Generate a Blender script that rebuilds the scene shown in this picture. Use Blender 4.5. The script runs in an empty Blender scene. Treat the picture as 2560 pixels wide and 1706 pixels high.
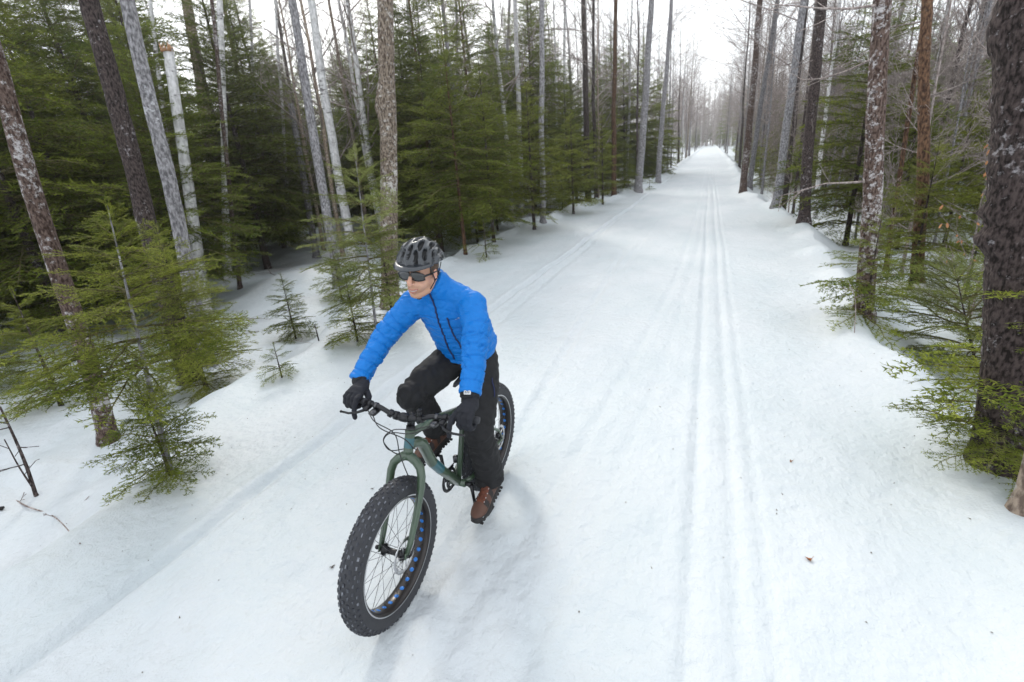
import bpy, math, random
import numpy as np
from mathutils import Vector, Matrix, noise as mnoise

sc = bpy.context.scene
COL = sc.collection
R = math.radians

# ------------------------------------------------------------------ camera
def rot(ax, a):
    c, s = math.cos(a), math.sin(a)
    return np.array({'x': [[1,0,0],[0,c,-s],[0,s,c]], 'y': [[c,0,s],[0,1,0],[-s,0,c]], 'z': [[c,-s,0],[s,c,0],[0,0,1]]}[ax], float)
CAM_F, CAM_YAW, CAM_PITCH, CAM_ROLL, CAM_H = 1255.025, 0.379686, 0.352669, -0.080104, 2.16382
CM = rot('z', CAM_YAW) @ rot('x', math.pi/2 - CAM_PITCH) @ rot('z', CAM_ROLL)
CO = np.array([0.0, 0.0, CAM_H])
cam_d = bpy.data.cameras.new('camera')
cam_d.sensor_width = 36.0
cam_d.lens = CAM_F / 2560 * 36.0
cam_d.clip_start = 0.05; cam_d.clip_end = 2000
cam_d.dof.use_dof = True
cam_d.dof.focus_distance = 3.0
cam_d.dof.aperture_fstop = 2.4
cam = bpy.data.objects.new('camera', cam_d); COL.objects.link(cam)
mw = Matrix.Identity(4)
for i in range(3):
    for j in range(3): mw[i][j] = CM[i][j]
    mw[i][3] = CO[i]
cam.matrix_world = mw
sc.camera = cam

# ------------------------------------------------------------------ sky, sun, exposure
SUN_AZ, SUN_EL = 0.60, R(33)          # azimuth to the left of the trail's direction
sdir = Vector((-math.sin(SUN_AZ)*math.cos(SUN_EL), math.cos(SUN_AZ)*math.cos(SUN_EL), math.sin(SUN_EL)))
w = bpy.data.worlds.new('World'); sc.world = w; w.use_nodes = True
nt = w.node_tree; nt.nodes.clear()
out = nt.nodes.new('ShaderNodeOutputWorld'); bg = nt.nodes.new('ShaderNodeBackground')
sky = nt.nodes.new('ShaderNodeTexSky'); sky.sky_type = 'NISHITA'; sky.sun_disc = False
sky.sun_elevation = SUN_EL; sky.sun_rotation = -SUN_AZ; sky.dust_density = 3.0
mix = nt.nodes.new('ShaderNodeMix'); mix.data_type = 'RGBA'; mix.inputs[0].default_value = 0.90
tc = nt.nodes.new('ShaderNodeTexCoord'); nz = nt.nodes.new('ShaderNodeTexNoise')
nz.inputs['Scale'].default_value = 1.6; nz.inputs['Detail'].default_value = 5
rmp = nt.nodes.new('ShaderNodeValToRGB')
rmp.color_ramp.elements[0].position = 0.3; rmp.color_ramp.elements[0].color = (8.1, 8.6, 9.2, 1)
rmp.color_ramp.elements[1].position = 0.7; rmp.color_ramp.elements[1].color = (9.6, 9.9, 10.2, 1)
nt.links.new(tc.outputs['Generated'], nz.inputs['Vector']); nt.links.new(nz.outputs['Fac'], rmp.inputs[0])
nt.links.new(sky.outputs[0], mix.inputs[6]); nt.links.new(rmp.outputs[0], mix.inputs[7])
nt.links.new(mix.outputs[2], bg.inputs['Color']); bg.inputs['Strength'].default_value = 0.13
nt.links.new(bg.outputs[0], out.inputs['Surface'])
sun_d = bpy.data.lights.new('sun', 'SUN'); sun_d.energy = 2.0; sun_d.angle = R(11); sun_d.color = (1.0, 0.95, 0.86)
sun = bpy.data.objects.new('sun', sun_d); COL.objects.link(sun)
sun.rotation_mode = 'QUATERNION'; sun.rotation_quaternion = sdir.to_track_quat('Z', 'Y')
sc.view_settings.view_transform = 'Standard'; sc.view_settings.look = 'None'
sc.view_settings.exposure = 0.57; sc.view_settings.gamma = 1.0; sc.view_settings.use_curve_mapping = False
sc.cycles.max_bounces = 6; sc.cycles.diffuse_bounces = 4; sc.cycles.glossy_bounces = 2
sc.cycles.transparent_max_bounces = 6

# ------------------------------------------------------------------ helpers
def tag(o, label=None, cat=None, group=None, kind=None):
    if label: o['label'] = label
    if cat: o['category'] = cat
    if group: o['group'] = group
    if kind: o['kind'] = kind
    return o
def empty(name, loc=(0,0,0), rz=0.0):
    o = bpy.data.objects.new(name, None); COL.objects.link(o)
    o.location = loc; o.rotation_euler = (0, 0, rz); o.empty_display_size = 0.1
    return o
def link_mesh(name, me, parent=None):
    o = bpy.data.objects.new(name, me); COL.objects.link(o); o.parent = parent
    return o
def make_mesh(name, V, F, mats, midx=None, smooth=True):
    """V (n,3) array; F list of faces or (m,k) array"""
    me = bpy.data.meshes.new(name)
    V = np.asarray(V, dtype=np.float32)
    if isinstance(F, np.ndarray):
        m, k = F.shape
        me.vertices.add(len(V)); me.vertices.foreach_set('co', V.ravel())
        me.loops.add(m*k); me.loops.foreach_set('vertex_index', F.astype(np.int32).ravel())
        me.polygons.add(m); me.polygons.foreach_set('loop_start', np.arange(0, m*k, k, dtype=np.int32))
        me.polygons.foreach_set('loop_total', np.full(m, k, dtype=np.int32))
        me.update(calc_edges=True)
    else:
        me.from_pydata(V.tolist(), [], [list(map(int, f)) for f in F])
    for m_ in (mats if isinstance(mats, (list, tuple)) else [mats]): me.materials.append(m_)
    if midx is not None: me.polygons.foreach_set('material_index', np.asarray(midx, dtype=np.int32))
    me.polygons.foreach_set('use_smooth', np.full(len(me.polygons), smooth))
    me.update()
    return me
class MB:
    """collects simple shapes for one mesh object"""
    def __init__(s): s.V = []; s.F = []; s.M = []; s.n = 0
    def add(s, V, F, m=0):
        V = np.asarray(V, float).reshape(-1, 3)
        s.V.append(V); s.F += [tuple(int(i)+s.n for i in f) for f in F]; s.M += [m]*len(F); s.n += len(V)
    def tube(s, P, r, n=8, m=0, cap=True, ell=None, up=None):
        V, F = tube_geo(P, r, n, cap, ell, up); s.add(V, F, m)
    def ball(s, c, r, n=12, m=0, M3=None):
        V, F = ball_geo(c, r, n, M3); s.add(V, F, m)
    def box(s, c, size, m=0, M3=None, bev=0.0):
        V, F = box_geo(c, size, M3, bev); s.add(V, F, m)
    def apply(s, fn): s.V = [fn(v) for v in s.V]
    def build(s, name, mats, parent=None, smooth=True):
        return link_mesh(name, make_mesh(name, np.concatenate(s.V), s.F, mats, s.M, smooth), parent)
def tube_geo(P, r, n=8, cap=True, ell=None, up=None):
    """P (k,3) path; r radius or list; ell: (k,) factor of second axis; up: fixed side vector"""
    P = np.asarray(P, float); k = len(P)
    r = np.full(k, r, float) if np.isscalar(r) else np.asarray(r, float)
    e = np.ones(k) if ell is None else (np.full(k, ell) if np.isscalar(ell) else np.asarray(ell, float))
    T = np.gradient(P, axis=0); T /= np.linalg.norm(T, axis=1)[:, None] + 1e-12
    if up is not None:
        a = np.asarray(up, float)
    else:
        a = np.array([0, 0, 1.0]) if abs(T[0][2]) < 0.9 else np.array([1.0, 0, 0])
    V = []
    for i in range(k):
        a = a - T[i]*np.dot(a, T[i]); a /= np.linalg.norm(a) + 1e-12
        b = np.cross(T[i], a)
        t = np.arange(n)*2*math.pi/n
        V.append(P[i] + r[i]*(np.cos(t)[:, None]*a*e[i] + np.sin(t)[:, None]*b))
        if up is not None: a = np.asarray(up, float)
    V = np.concatenate(V); F = []
    for i in range(k-1):
        for j in range(n):
            j2 = (j+1) % n
            F.append((i*n+j, i*n+j2, (i+1)*n+j2, (i+1)*n+j))
    if cap:
        F.append(tuple(range(n-1, -1, -1))); F.append(tuple((k-1)*n+j for j in range(n)))
    return V, F
def ball_geo(c, r, n=12, M3=None):
    r = np.full(3, r) if np.isscalar(r) else np.asarray(r, float)
    V = [[0, 0, 1]]; h = max(4, n//2)
    for i in range(1, h):
        a = math.pi*i/h
        for j in range(n):
            b = 2*math.pi*j/n; V.append([math.sin(a)*math.cos(b), math.sin(a)*math.sin(b), math.cos(a)])
    V.append([0, 0, -1]); V = np.array(V)*r
    if M3 is not None: V = V @ np.asarray(M3).T
    V = V + np.asarray(c, float); F = []
    for j in range(n): F.append((0, 1+j, 1+(j+1) % n))
    for i in range(h-2):
        for j in range(n):
            a = 1+i*n; F.append((a+j, a+n+j, a+n+(j+1) % n, a+(j+1) % n))
    L_ = len(V)-1; a = 1+(h-2)*n
    for j in range(n): F.append((a+j, L_, a+(j+1) % n))
    return V, F
def box_geo(c, size, M3=None, bev=0.0):
    sx, sy, sz = [q/2 for q in size]
    if bev <= 0:
        V = np.array([[x, y, z] for x in (-sx, sx) for y in (-sy, sy) for z in (-sz, sz)])
        F = [(0,1,3,2), (4,6,7,5), (0,4,5,1), (2,3,7,6), (0,2,6,4), (1,5,7,3)]
    else:
        b = bev; lay = []
        for z, q in ((-sz, b), (-sz+b, 0), (sz-b, 0), (sz, b)):
            X, Y = sx-q, sy-q
            lay.append([[X-b, Y, z], [-X+b, Y, z], [-X, Y-b, z], [-X, -Y+b, z], [-X+b, -Y, z], [X-b, -Y, z], [X, -Y+b, z], [X, Y-b, z]])
        V = np.array(lay).reshape(-1, 3); F = []
        for i in range(3):
            for j in range(8): F.append((i*8+j, i*8+(j+1) % 8, (i+1)*8+(j+1) % 8, (i+1)*8+j))
        F.append(tuple(range(7, -1, -1))); F.append(tuple(range(24, 32)))
    if M3 is not None: V = V @ np.asarray(M3).T
    return V + np.asarray(c, float), F
def copy_tree(root, loc, rz, scale=1.0, label=None, group=None, tilt=(0,0)):
    r = root.copy(); COL.objects.link(r)
    r.location = loc; r.rotation_euler = (tilt[0], tilt[1], rz); r.scale = (scale,)*3 if np.isscalar(scale) else scale
    if label: r['label'] = label
    if group: r['group'] = group
    for ch in root.children:
        c = ch.copy(); COL.objects.link(c); c.parent = r
    return r
def px_ray(x, y):
    """direction through a point of the photograph (in units of a 2353 wide print)"""
    k = 2560/2353
    return CM @ np.array([(x*k-1280)/CAM_F, -(y*k-853)/CAM_F, -1.0])

# ------------------------------------------------------------------ materials
def mat(name):
    m = bpy.data.materials.new(name); m.use_nodes = True
    n = m.node_tree.nodes; b = n['Principled BSDF']
    return m, m.node_tree, b
def simple(name, col, rough=0.6, metal=0.0, coat=0.0, spec=0.5, noise=None, bump=None):
    """noise=(scale, amount) colour variation; bump=(scale, strength, distance)"""
    m, t, b = mat(name)
    b.inputs['Base Color'].default_value = (*col, 1); b.inputs['Roughness'].default_value = rough
    b.inputs['Metallic'].default_value = metal; b.inputs['Coat Weight'].default_value = coat
    b.inputs['Specular IOR Level'].default_value = spec
    if noise or bump:
        tc = t.nodes.new('ShaderNodeTexCoord')
    if noise:
        nz = t.nodes.new('ShaderNodeTexNoise'); nz.inputs['Scale'].default_value = noise[0]; nz.inputs['Detail'].default_value = 4
        t.links.new(tc.outputs['Object'], nz.inputs['Vector'])
        mx = t.nodes.new('ShaderNodeMix'); mx.data_type = 'RGBA'
        a = noise[1]
        mx.inputs[6].default_value = (*[c*(1-a) for c in col], 1); mx.inputs[7].default_value = (*[min(1, c*(1+a)) for c in col], 1)
        t.links.new(nz.outputs['Fac'], mx.inputs[0]); t.links.new(mx.outputs[2], b.inputs['Base Color'])
    if bump:
        nb = t.nodes.new('ShaderNodeTexNoise'); nb.inputs['Scale'].default_value = bump[0]; nb.inputs['Detail'].default_value = 5
        t.links.new(tc.outputs['Object'], nb.inputs['Vector'])
        bp = t.nodes.new('ShaderNodeBump'); bp.inputs['Strength'].default_value = bump[1]; bp.inputs['Distance'].default_value = bump[2]
        t.links.new(nb.outputs['Fac'], bp.inputs['Height']); t.links.new(bp.outputs[0], b.inputs['Normal'])
    return m
def snow_material():
    m, t, b = mat('snow'); N = t.nodes.new; L = t.links.new
    tc = N('ShaderNodeTexCoord')
    n1 = N('ShaderNodeTexNoise'); n1.inputs['Scale'].default_value = 0.55; n1.inputs['Detail'].default_value = 6; n1.inputs['Roughness'].default_value = 0.6
    mp = N('ShaderNodeMapping'); mp.inputs['Scale'].default_value = (1.6, 0.8, 1)
    L(tc.outputs['Object'], mp.inputs['Vector']); L(mp.outputs[0], n1.inputs['Vector'])
    r = N('ShaderNodeValToRGB'); r.color_ramp.elements[0].position = 0.35; r.color_ramp.elements[1].position = 0.68
    r.color_ramp.elements[0].color = (0.475, 0.52, 0.54, 1); r.color_ramp.elements[1].color = (0.555, 0.578, 0.596, 1)
    L(n1.outputs['Fac'], r.inputs[0]); L(r.outputs[0], b.inputs['Base Color'])
    b.inputs['Roughness'].default_value = 0.55; b.inputs['Specular IOR Level'].default_value = 0.3
    b.inputs['Subsurface Weight'].default_value = 0.0
    h = []
    for s_, mpv in ((9, (1, 1, 1)), (28, (1, .6, 1)), (110, (1, 1, 1))):
        n_ = N('ShaderNodeTexNoise'); n_.inputs['Scale'].default_value = s_; n_.inputs['Detail'].default_value = 4
        m_ = N('ShaderNodeMapping'); m_.inputs['Scale'].default_value = mpv
        L(tc.outputs['Object'], m_.inputs['Vector']); L(m_.outputs[0], n_.inputs['Vector']); h.append(n_)
    b1 = N('ShaderNodeBump'); b1.inputs['Strength'].default_value = 0.75; b1.inputs['Distance'].default_value = 0.03
    b2 = N('ShaderNodeBump'); b2.inputs['Strength'].default_value = 0.75; b2.inputs['Distance'].default_value = 0.012
    b3 = N('ShaderNodeBump'); b3.inputs['Strength'].default_value = 0.7; b3.inputs['Distance'].default_value = 0.004
    L(h[0].outputs['Fac'], b1.inputs['Height']); L(h[1].outputs['Fac'], b2.inputs['Height']); L(h[2].outputs['Fac'], b3.inputs['Height'])
    L(b1.outputs[0], b2.inputs['Normal']); L(b2.outputs[0], b3.inputs['Normal']); L(b3.outputs[0], b.inputs['Normal'])
    return m
def bark_material(name, dark, light, patch, patch_amt=0.55, hscale=3.0, vscale=0.8, flecks=False):
    """vertical grain, plus patches of lichen or peeling bark"""
    m, t, b = mat(name); N = t.nodes.new; L = t.links.new
    tc = N('ShaderNodeTexCoord'); oi = N('ShaderNodeObjectInfo')
    ad = N('ShaderNodeVectorMath'); ad.operation = 'ADD'
    sc_ = N('ShaderNodeVectorMath'); sc_.operation = 'SCALE'; sc_.inputs['Scale'].default_value = 37
    cb = N('ShaderNodeCombineXYZ'); L(oi.outputs['Random'], cb.inputs[0]); L(oi.outputs['Random'], cb.inputs[2]); L(cb.outputs[0], sc_.inputs[0])
    L(tc.outputs['Object'], ad.inputs[0]); L(sc_.outputs[0], ad.inputs[1])
    mp = N('ShaderNodeMapping'); mp.inputs['Scale'].default_value = (12*hscale, 12*hscale, 5.5*hscale); L(ad.outputs[0], mp.inputs['Vector'])
    g = N('ShaderNodeTexNoise'); g.inputs['Scale'].default_value = 1; g.inputs['Detail'].default_value = 6; L(mp.outputs[0], g.inputs['Vector'])
    r1 = N('ShaderNodeValToRGB'); r1.color_ramp.elements[0].position = 0.38; r1.color_ramp.elements[1].position = 0.62
    r1.color_ramp.elements[0].color = (*dark, 1); r1.color_ramp.elements[1].color = (*light, 1); L(g.outputs['Fac'], r1.inputs[0])
    mp2 = N('ShaderNodeMapping'); mp2.inputs['Scale'].default_value = (19, 19, 24*vscale) if not flecks else (6, 6, 19); L(ad.outputs[0], mp2.inputs['Vector'])
    p = N('ShaderNodeTexNoise'); p.inputs['Scale'].default_value = 1; p.inputs['Detail'].default_value = 7; p.inputs['Roughness'].default_value = 0.68; L(mp2.outputs[0], p.inputs['Vector'])
    r2 = N('ShaderNodeValToRGB'); r2.color_ramp.elements[0].position = 1-patch_amt; r2.color_ramp.elements[1].position = 1-patch_amt+0.13
    cv = N('ShaderNodeTexNoise'); cv.inputs['Scale'].default_value = 2.2; cv.inputs['Detail'].default_value = 3; L(ad.outputs[0], cv.inputs['Vector'])
    cm = N('ShaderNodeMath'); cm.operation = 'MULTIPLY_ADD'; L(cv.outputs['Fac'], cm.inputs[0]); cm.inputs[1].default_value = 0.5; cm.inputs[2].default_value = -0.25
    cs = N('ShaderNodeMath'); cs.operation = 'ADD'; L(p.outputs['Fac'], cs.inputs[0]); L(cm.outputs[0], cs.inputs[1])
    fn_ = N('ShaderNodeTexNoise'); fn_.inputs['Scale'].default_value = 70; fn_.inputs['Detail'].default_value = 3; L(ad.outputs[0], fn_.inputs['Vector'])
    f2 = N('ShaderNodeMath'); f2.operation = 'MULTIPLY_ADD'; L(fn_.outputs['Fac'], f2.inputs[0]); f2.inputs[1].default_value = 0.22; f2.inputs[2].default_value = -0.11
    c2 = N('ShaderNodeMath'); c2.operation = 'ADD'; L(cs.outputs[0], c2.inputs[0]); L(f2.outputs[0], c2.inputs[1]); L(c2.outputs[0], r2.inputs[0])
    mx = N('ShaderNodeMix'); mx.data_type = 'RGBA'; L(r2.outputs[0], mx.inputs[0]); L(r1.outputs[0], mx.inputs[6]); mx.inputs[7].default_value = (*patch, 1)
    # a little tree to tree variation
    hs = N('ShaderNodeHueSaturation'); mr = N('ShaderNodeMapRange'); mr.inputs['To Min'].default_value = 0.75; mr.inputs['To Max'].default_value = 1.25
    L(oi.outputs['Random'], mr.inputs['Value']); L(mr.outputs[0], hs.inputs['Value']); L(mx.outputs[2], hs.inputs['Color']); L(hs.outputs[0], b.inputs['Base Color'])
    b.inputs['Roughness'].default_value = 0.9; b.inputs['Specular IOR Level'].default_value = 0.2
    bp = N('ShaderNodeBump'); bp.inputs['Strength'].default_value = 0.8; bp.inputs['Distance'].default_value = 0.02
    L(g.outputs['Fac'], bp.inputs['Height']); L(bp.outputs[0], b.inputs['Normal'])
    return m
def needle_material(name, a, c, trans=0.3, scale=1.2):
    m, t, b = mat(name); N = t.nodes.new; L = t.links.new
    tc = N('ShaderNodeTexCoord'); oi = N('ShaderNodeObjectInfo')
    n1 = N('ShaderNodeTexNoise'); n1.inputs['Scale'].default_value = scale; n1.inputs['Detail'].default_value = 3; L(tc.outputs['Object'], n1.inputs['Vector'])
    n2 = N('ShaderNodeTexNoise'); n2.inputs['Scale'].default_value = scale*14; n2.inputs['Detail'].default_value = 2; L(tc.outputs['Object'], n2.inputs['Vector'])
    ad = N('ShaderNodeMath'); ad.operation = 'ADD'; L(n1.outputs['Fac'], ad.inputs[0]); L(n2.outputs['Fac'], ad.inputs[1])
    ml = N('ShaderNodeMath'); ml.operation = 'MULTIPLY_ADD'; L(ad.outputs[0], ml.inputs[0]); ml.inputs[1].default_value = 2.2; ml.inputs[2].default_value = -1.7
    mx = N('ShaderNodeMix'); mx.data_type = 'RGBA'; L(ml.outputs[0], mx.inputs[0]); mx.inputs[6].default_value = (*a, 1); mx.inputs[7].default_value = (*c, 1)
    hs = N('ShaderNodeHueSaturation'); mr = N('ShaderNodeMapRange'); mr.inputs['To Min'].default_value = 0.8; mr.inputs['To Max'].default_value = 1.2
    L(oi.outputs['Random'], mr.inputs['Value']); L(mr.outputs[0], hs.inputs['Value']); L(mx.outputs[2], hs.inputs['Color']); L(hs.outputs[0], b.inputs['Base Color'])
    b.inputs['Roughness'].default_value = 0.75; b.inputs['Specular IOR Level'].default_value = 0.08
    tr = N('ShaderNodeBsdfTranslucent'); L(hs.outputs[0], tr.inputs['Color'])
    ms = N('ShaderNodeMixShader'); ms.inputs[0].default_value = trans
    o = t.nodes['Material Output']; L(b.outputs[0], ms.inputs[1]); L(tr.outputs[0], ms.inputs[2]); L(ms.outputs[0], o.inputs['Surface'])
    return m
SNOW = snow_material()
BARK = {
 'birch': bark_material('birch_bark', (0.42,0.41,0.41), (0.66,0.65,0.65), (0.05,0.04,0.04), 0.44, 1.5, 1, True),
 'grey': bark_material('grey_bark', (0.10,0.095,0.10), (0.30,0.29,0.30), (0.46,0.46,0.48), 0.40),
 'dark': bark_material('dark_bark', (0.014,0.010,0.009), (0.085,0.064,0.060), (0.34,0.32,0.33), 0.40, 5.0),
 'lichen': bark_material('lichen_bark', (0.032,0.018,0.013), (0.14,0.098,0.082), (0.44,0.42,0.42), 0.47, 4.5),
 'rust': bark_material('rust_bark', (0.035,0.018,0.012), (0.15,0.085,0.05), (0.20,0.18,0.16), 0.38),
 'tan': bark_material('tan_bark', (0.13,0.095,0.075), (0.34,0.27,0.21), (0.42,0.40,0.37), 0.44),
 'peel': bark_material('peeling_bark', (0.055,0.038,0.028), (0.26,0.21,0.165), (0.50,0.48,0.45), 0.46, 4.0),
 'twig': bark_material('twig_bark', (0.15,0.12,0.11), (0.36,0.31,0.29), (0.40,0.38,0.37), 0.3),
 'bough': bark_material('bough_bark', (0.05,0.045,0.02), (0.16,0.14,0.06), (0.20,0.20,0.14), 0.3),
}
NEEDLE = {
 'bright': needle_material('bright_needles', (0.095,0.135,0.016), (0.34,0.37,0.065), 0.48, 1.5),
 'pale': needle_material('pale_needles', (0.12,0.16,0.035), (0.31,0.35,0.12), 0.45, 1.5),
 'mid': needle_material('mid_needles', (0.066,0.105,0.014), (0.25,0.285,0.045), 0.48, 0.7),
 'deep': needle_material('deep_needles', (0.058,0.092,0.014), (0.21,0.255,0.040), 0.48, 0.7),
}

# ------------------------------------------------------------------ terrain
LE = np.array([(-30,-3.6),(1,-3.6),(2,-3.75),(2.6,-4.2),(3.2,-4.6),(4,-4.5),(5,-4.7),(8,-5.5),(11,-5.55),(16.5,-5.2),(20,-4.6),(23,-4.0),(27,-3.2),(51,-2.7),(120,-2.4),(400,-2.2)])
RE = np.array([(-30,1.9),(3,1.75),(5,1.75),(7,1.85),(10,2.1),(14,2.3),(18,2.0),(24,1.5),(30,1.7),(50,2.1),(120,2.2),(400,2.0)])
def vnoise(x, y, s, seed):
    """smooth value noise, vectorised"""
    x = np.asarray(x)/s + seed*17.3; y = np.asarray(y)/s + seed*9.1
    xi = np.floor(x); yi = np.floor(y); fx = x-xi; fy = y-yi
    fx = fx*fx*(3-2*fx); fy = fy*fy*(3-2*fy)
    def hsh(a, b):
        v = np.sin(a*127.1 + b*311.7 + seed*74.7)*43758.5453; return v-np.floor(v)
    return (hsh(xi,yi)*(1-fx)*(1-fy)+hsh(xi+1,yi)*fx*(1-fy)+hsh(xi,yi+1)*(1-fx)*fy+hsh(xi+1,yi+1)*fx*fy)*2-1
def sstep(a, b, x):
    t = np.clip((x-a)/(b-a), 0, 1); return t*t*(3-2*t)
def groove(x, c, wd, dp): return -dp*np.exp(-((x-c)/wd)**2) + dp*0.35*(np.exp(-((x-c-1.9*wd)/wd)**2)+np.exp(-((x-c+1.9*wd)/wd)**2))
def H(x, y):
    x = np.asarray(x, float); y = np.asarray(y, float)
    xl = np.interp(y, LE[:,0], LE[:,1]) + 0.16*vnoise(y, y*0, 0.9, 3) + 0.08*vnoise(y, y*0, 0.33, 4)
    xr = np.interp(y, RE[:,0], RE[:,1]) + 0.12*vnoise(y, y*0, 1.1, 5) + 0.05*vnoise(y, y*0, 0.4, 6)
    inn = sstep(0, 0.7, x-xl)*sstep(0, 0.8, xr-x)                     # 1 on the trail
    z = 0.014*vnoise(x, y, 0.55, 1) + 0.008*vnoise(x, y, 0.23, 2)+0.004*vnoise(x, y, 0.10, 12)*sstep(-.4, .5, vnoise(x, y, 1.9, 31))
    far = sstep(60, 25, y)
    wob = 0.05*vnoise(y*0, y, 2.7, 8)
    tr = groove(x, 0.03+wob*.4, .040, .022) + groove(x, 0.25+wob*.4, .036, .016) + groove(x, 0.40+wob*.4, .03, .011)
    tr += groove(x, -2.98+0.022*np.clip(y-6, 0, 30)+wob*1.6+.02*vnoise(x*0, y, .45, 51), .050, .048) + groove(x, -2.62+wob*1.5, .05, .012)
    # tyre marks sweeping across the trail
    for x0, x1, a, dp in ((-0.25,-1.15,0,.009), (-0.05,-0.72,.8,.008), (-1.3,-2.2,1.4,.006)):
        cx = x0 + (x1-x0)*np.exp(-np.clip(y-1,0,60)/5.0) + 0.015*np.sin(y*.9+a*4)
        tr += groove(x, cx, .05, dp)
    tr += 0.0035*np.sin(y*40)*sstep(0.2, 0.6, np.sin(x*2.2+1.2))*sstep(-0.1,.5,vnoise(x, y, 1.7, 21))        # faint groomer bars
    z = z + tr*inn*far
    # the fat tyres' own print, behind the front wheel
    bx = -1.375-(y-1.6)*.0397 if False else -1.331+(2.728-y)*.0397
    pr_ = np.exp(-np.abs((x-bx)/.056)**4)*sstep(1.50, 1.62, y)*sstep(14, 6, y)
    z = z - (.016+.004*np.sign(np.sin(y*118))*np.sign(np.sin((x-bx)*150+.5)))*pr_ + .006*np.exp(-((np.abs(x-bx)-.085)/.02)**2)*sstep(1.50, 1.62, y)*sstep(14, 6, y)
    # berms beside the trail
    z += (0.12*sstep(12, 22, y)+.085)*np.exp(-((x-xl+0.05)/0.32)**2)*(1+.7*vnoise(x, y, .6, 41)) + 0.11*np.exp(-((x-xr+.05)/0.32)**2)*(1+.8*vnoise(x, y, .6, 42))
    # woods floor
    dl = np.clip(xl-x, 0, 60); dr = np.clip(x-xr, 0, 60)
    lump = 0.13*vnoise(x, y, 1.6, 7) + 0.07*vnoise(x, y, 0.7, 9) + 0.03*vnoise(x, y, 0.28, 10)
    zl = -0.42*sstep(-.1, 1.1, dl) + lump*sstep(0, 0.8, dl) + 0.25*vnoise(x, y, 6.5, 11)*sstep(1, 6, dl)
    zr = -0.60*sstep(-.1, 1.0, dr) + lump*sstep(0, 0.8, dr) + 0.2*vnoise(x, y, 6, 13)*sstep(1, 6, dr)
    z += np.where(dl > 0, zl, 0) + np.where(dr > 0, zr, 0)
    z += 0.30*np.exp(-(((x+9.3)/1.5)**2+((y-9.6)/1.4)**2))            # the mound between the birches
    # roll of ground on the far left, and the trail's slight rise
    return z
def Hs(x, y): return float(H(np.array([x]), np.array([y]))[0])
def at(x, y):
    """where the line of sight through a point of the photo meets the snow"""
    d = px_ray(x, y); z = 0.0
    for _ in range(12):
        t = (z-CO[2])/d[2]; q = CO+d*t; z = 0.5*z+0.5*Hs(q[0], q[1])
    q[2] = Hs(q[0], q[1])
    return q
def grow(a, b, d0, g):
    o = [a]; d = d0
    while o[-1] < b: o.append(o[-1]+d); d *= g
    return o
ys = [-y for y in grow(0.5, 60, 0.2, 1.25)][::-1] + grow(-0.3, 4.0, 0.027, 1.0) + grow(4.03, 420, 0.028, 1.0125)
xs_in = list(np.arange(-5.9, 2.9, 0.03))
xs = [-5.9-q for q in grow(0.04, 160, 0.04, 1.032)][::-1] + xs_in + [xs_in[-1]+q for q in grow(0.04, 120, 0.04, 1.035)]
X, Y = np.meshgrid(np.array(xs), np.array(ys)); Z = H(X, Y)
nx, ny = len(xs), len(ys)
Vt = np.stack([X, Y, Z], -1).reshape(-1, 3)
ii = (np.arange(ny-1)[:, None]*nx + np.arange(nx-1)[None, :])
Fq = np.stack([ii, ii+1, ii+nx+1, ii+nx], -1).reshape(-1, 4)
cx_ = (X[:-1, :-1]+X[1:, 1:]).ravel()/2; cy_ = (Y[:-1, :-1]+Y[1:, 1:]).ravel()/2
on = (cx_ > np.interp(cy_, LE[:,0], LE[:,1])) & (cx_ < np.interp(cy_, RE[:,0], RE[:,1]))
gx = np.gradient(Z, np.array(xs), axis=1); gy = np.gradient(Z, np.array(ys), axis=0)
Nt = np.stack([-gx, -gy, np.ones_like(Z)], -1).reshape(-1, 3); Nt /= np.linalg.norm(Nt, axis=1)[:, None]
def sub(F):
    u, inv = np.unique(F, return_inverse=True); return Vt[u], inv.reshape(F.shape), Nt[u]
for nm, msk in (('snow_trail', on), ('snow_ground', ~on)):
    v_, f_, n_ = sub(Fq[msk]); me = make_mesh(nm, v_, f_, SNOW); me.normals_split_custom_set_from_vertices(n_.tolist())
    tag(link_mesh(nm, me), kind='structure')

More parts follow.
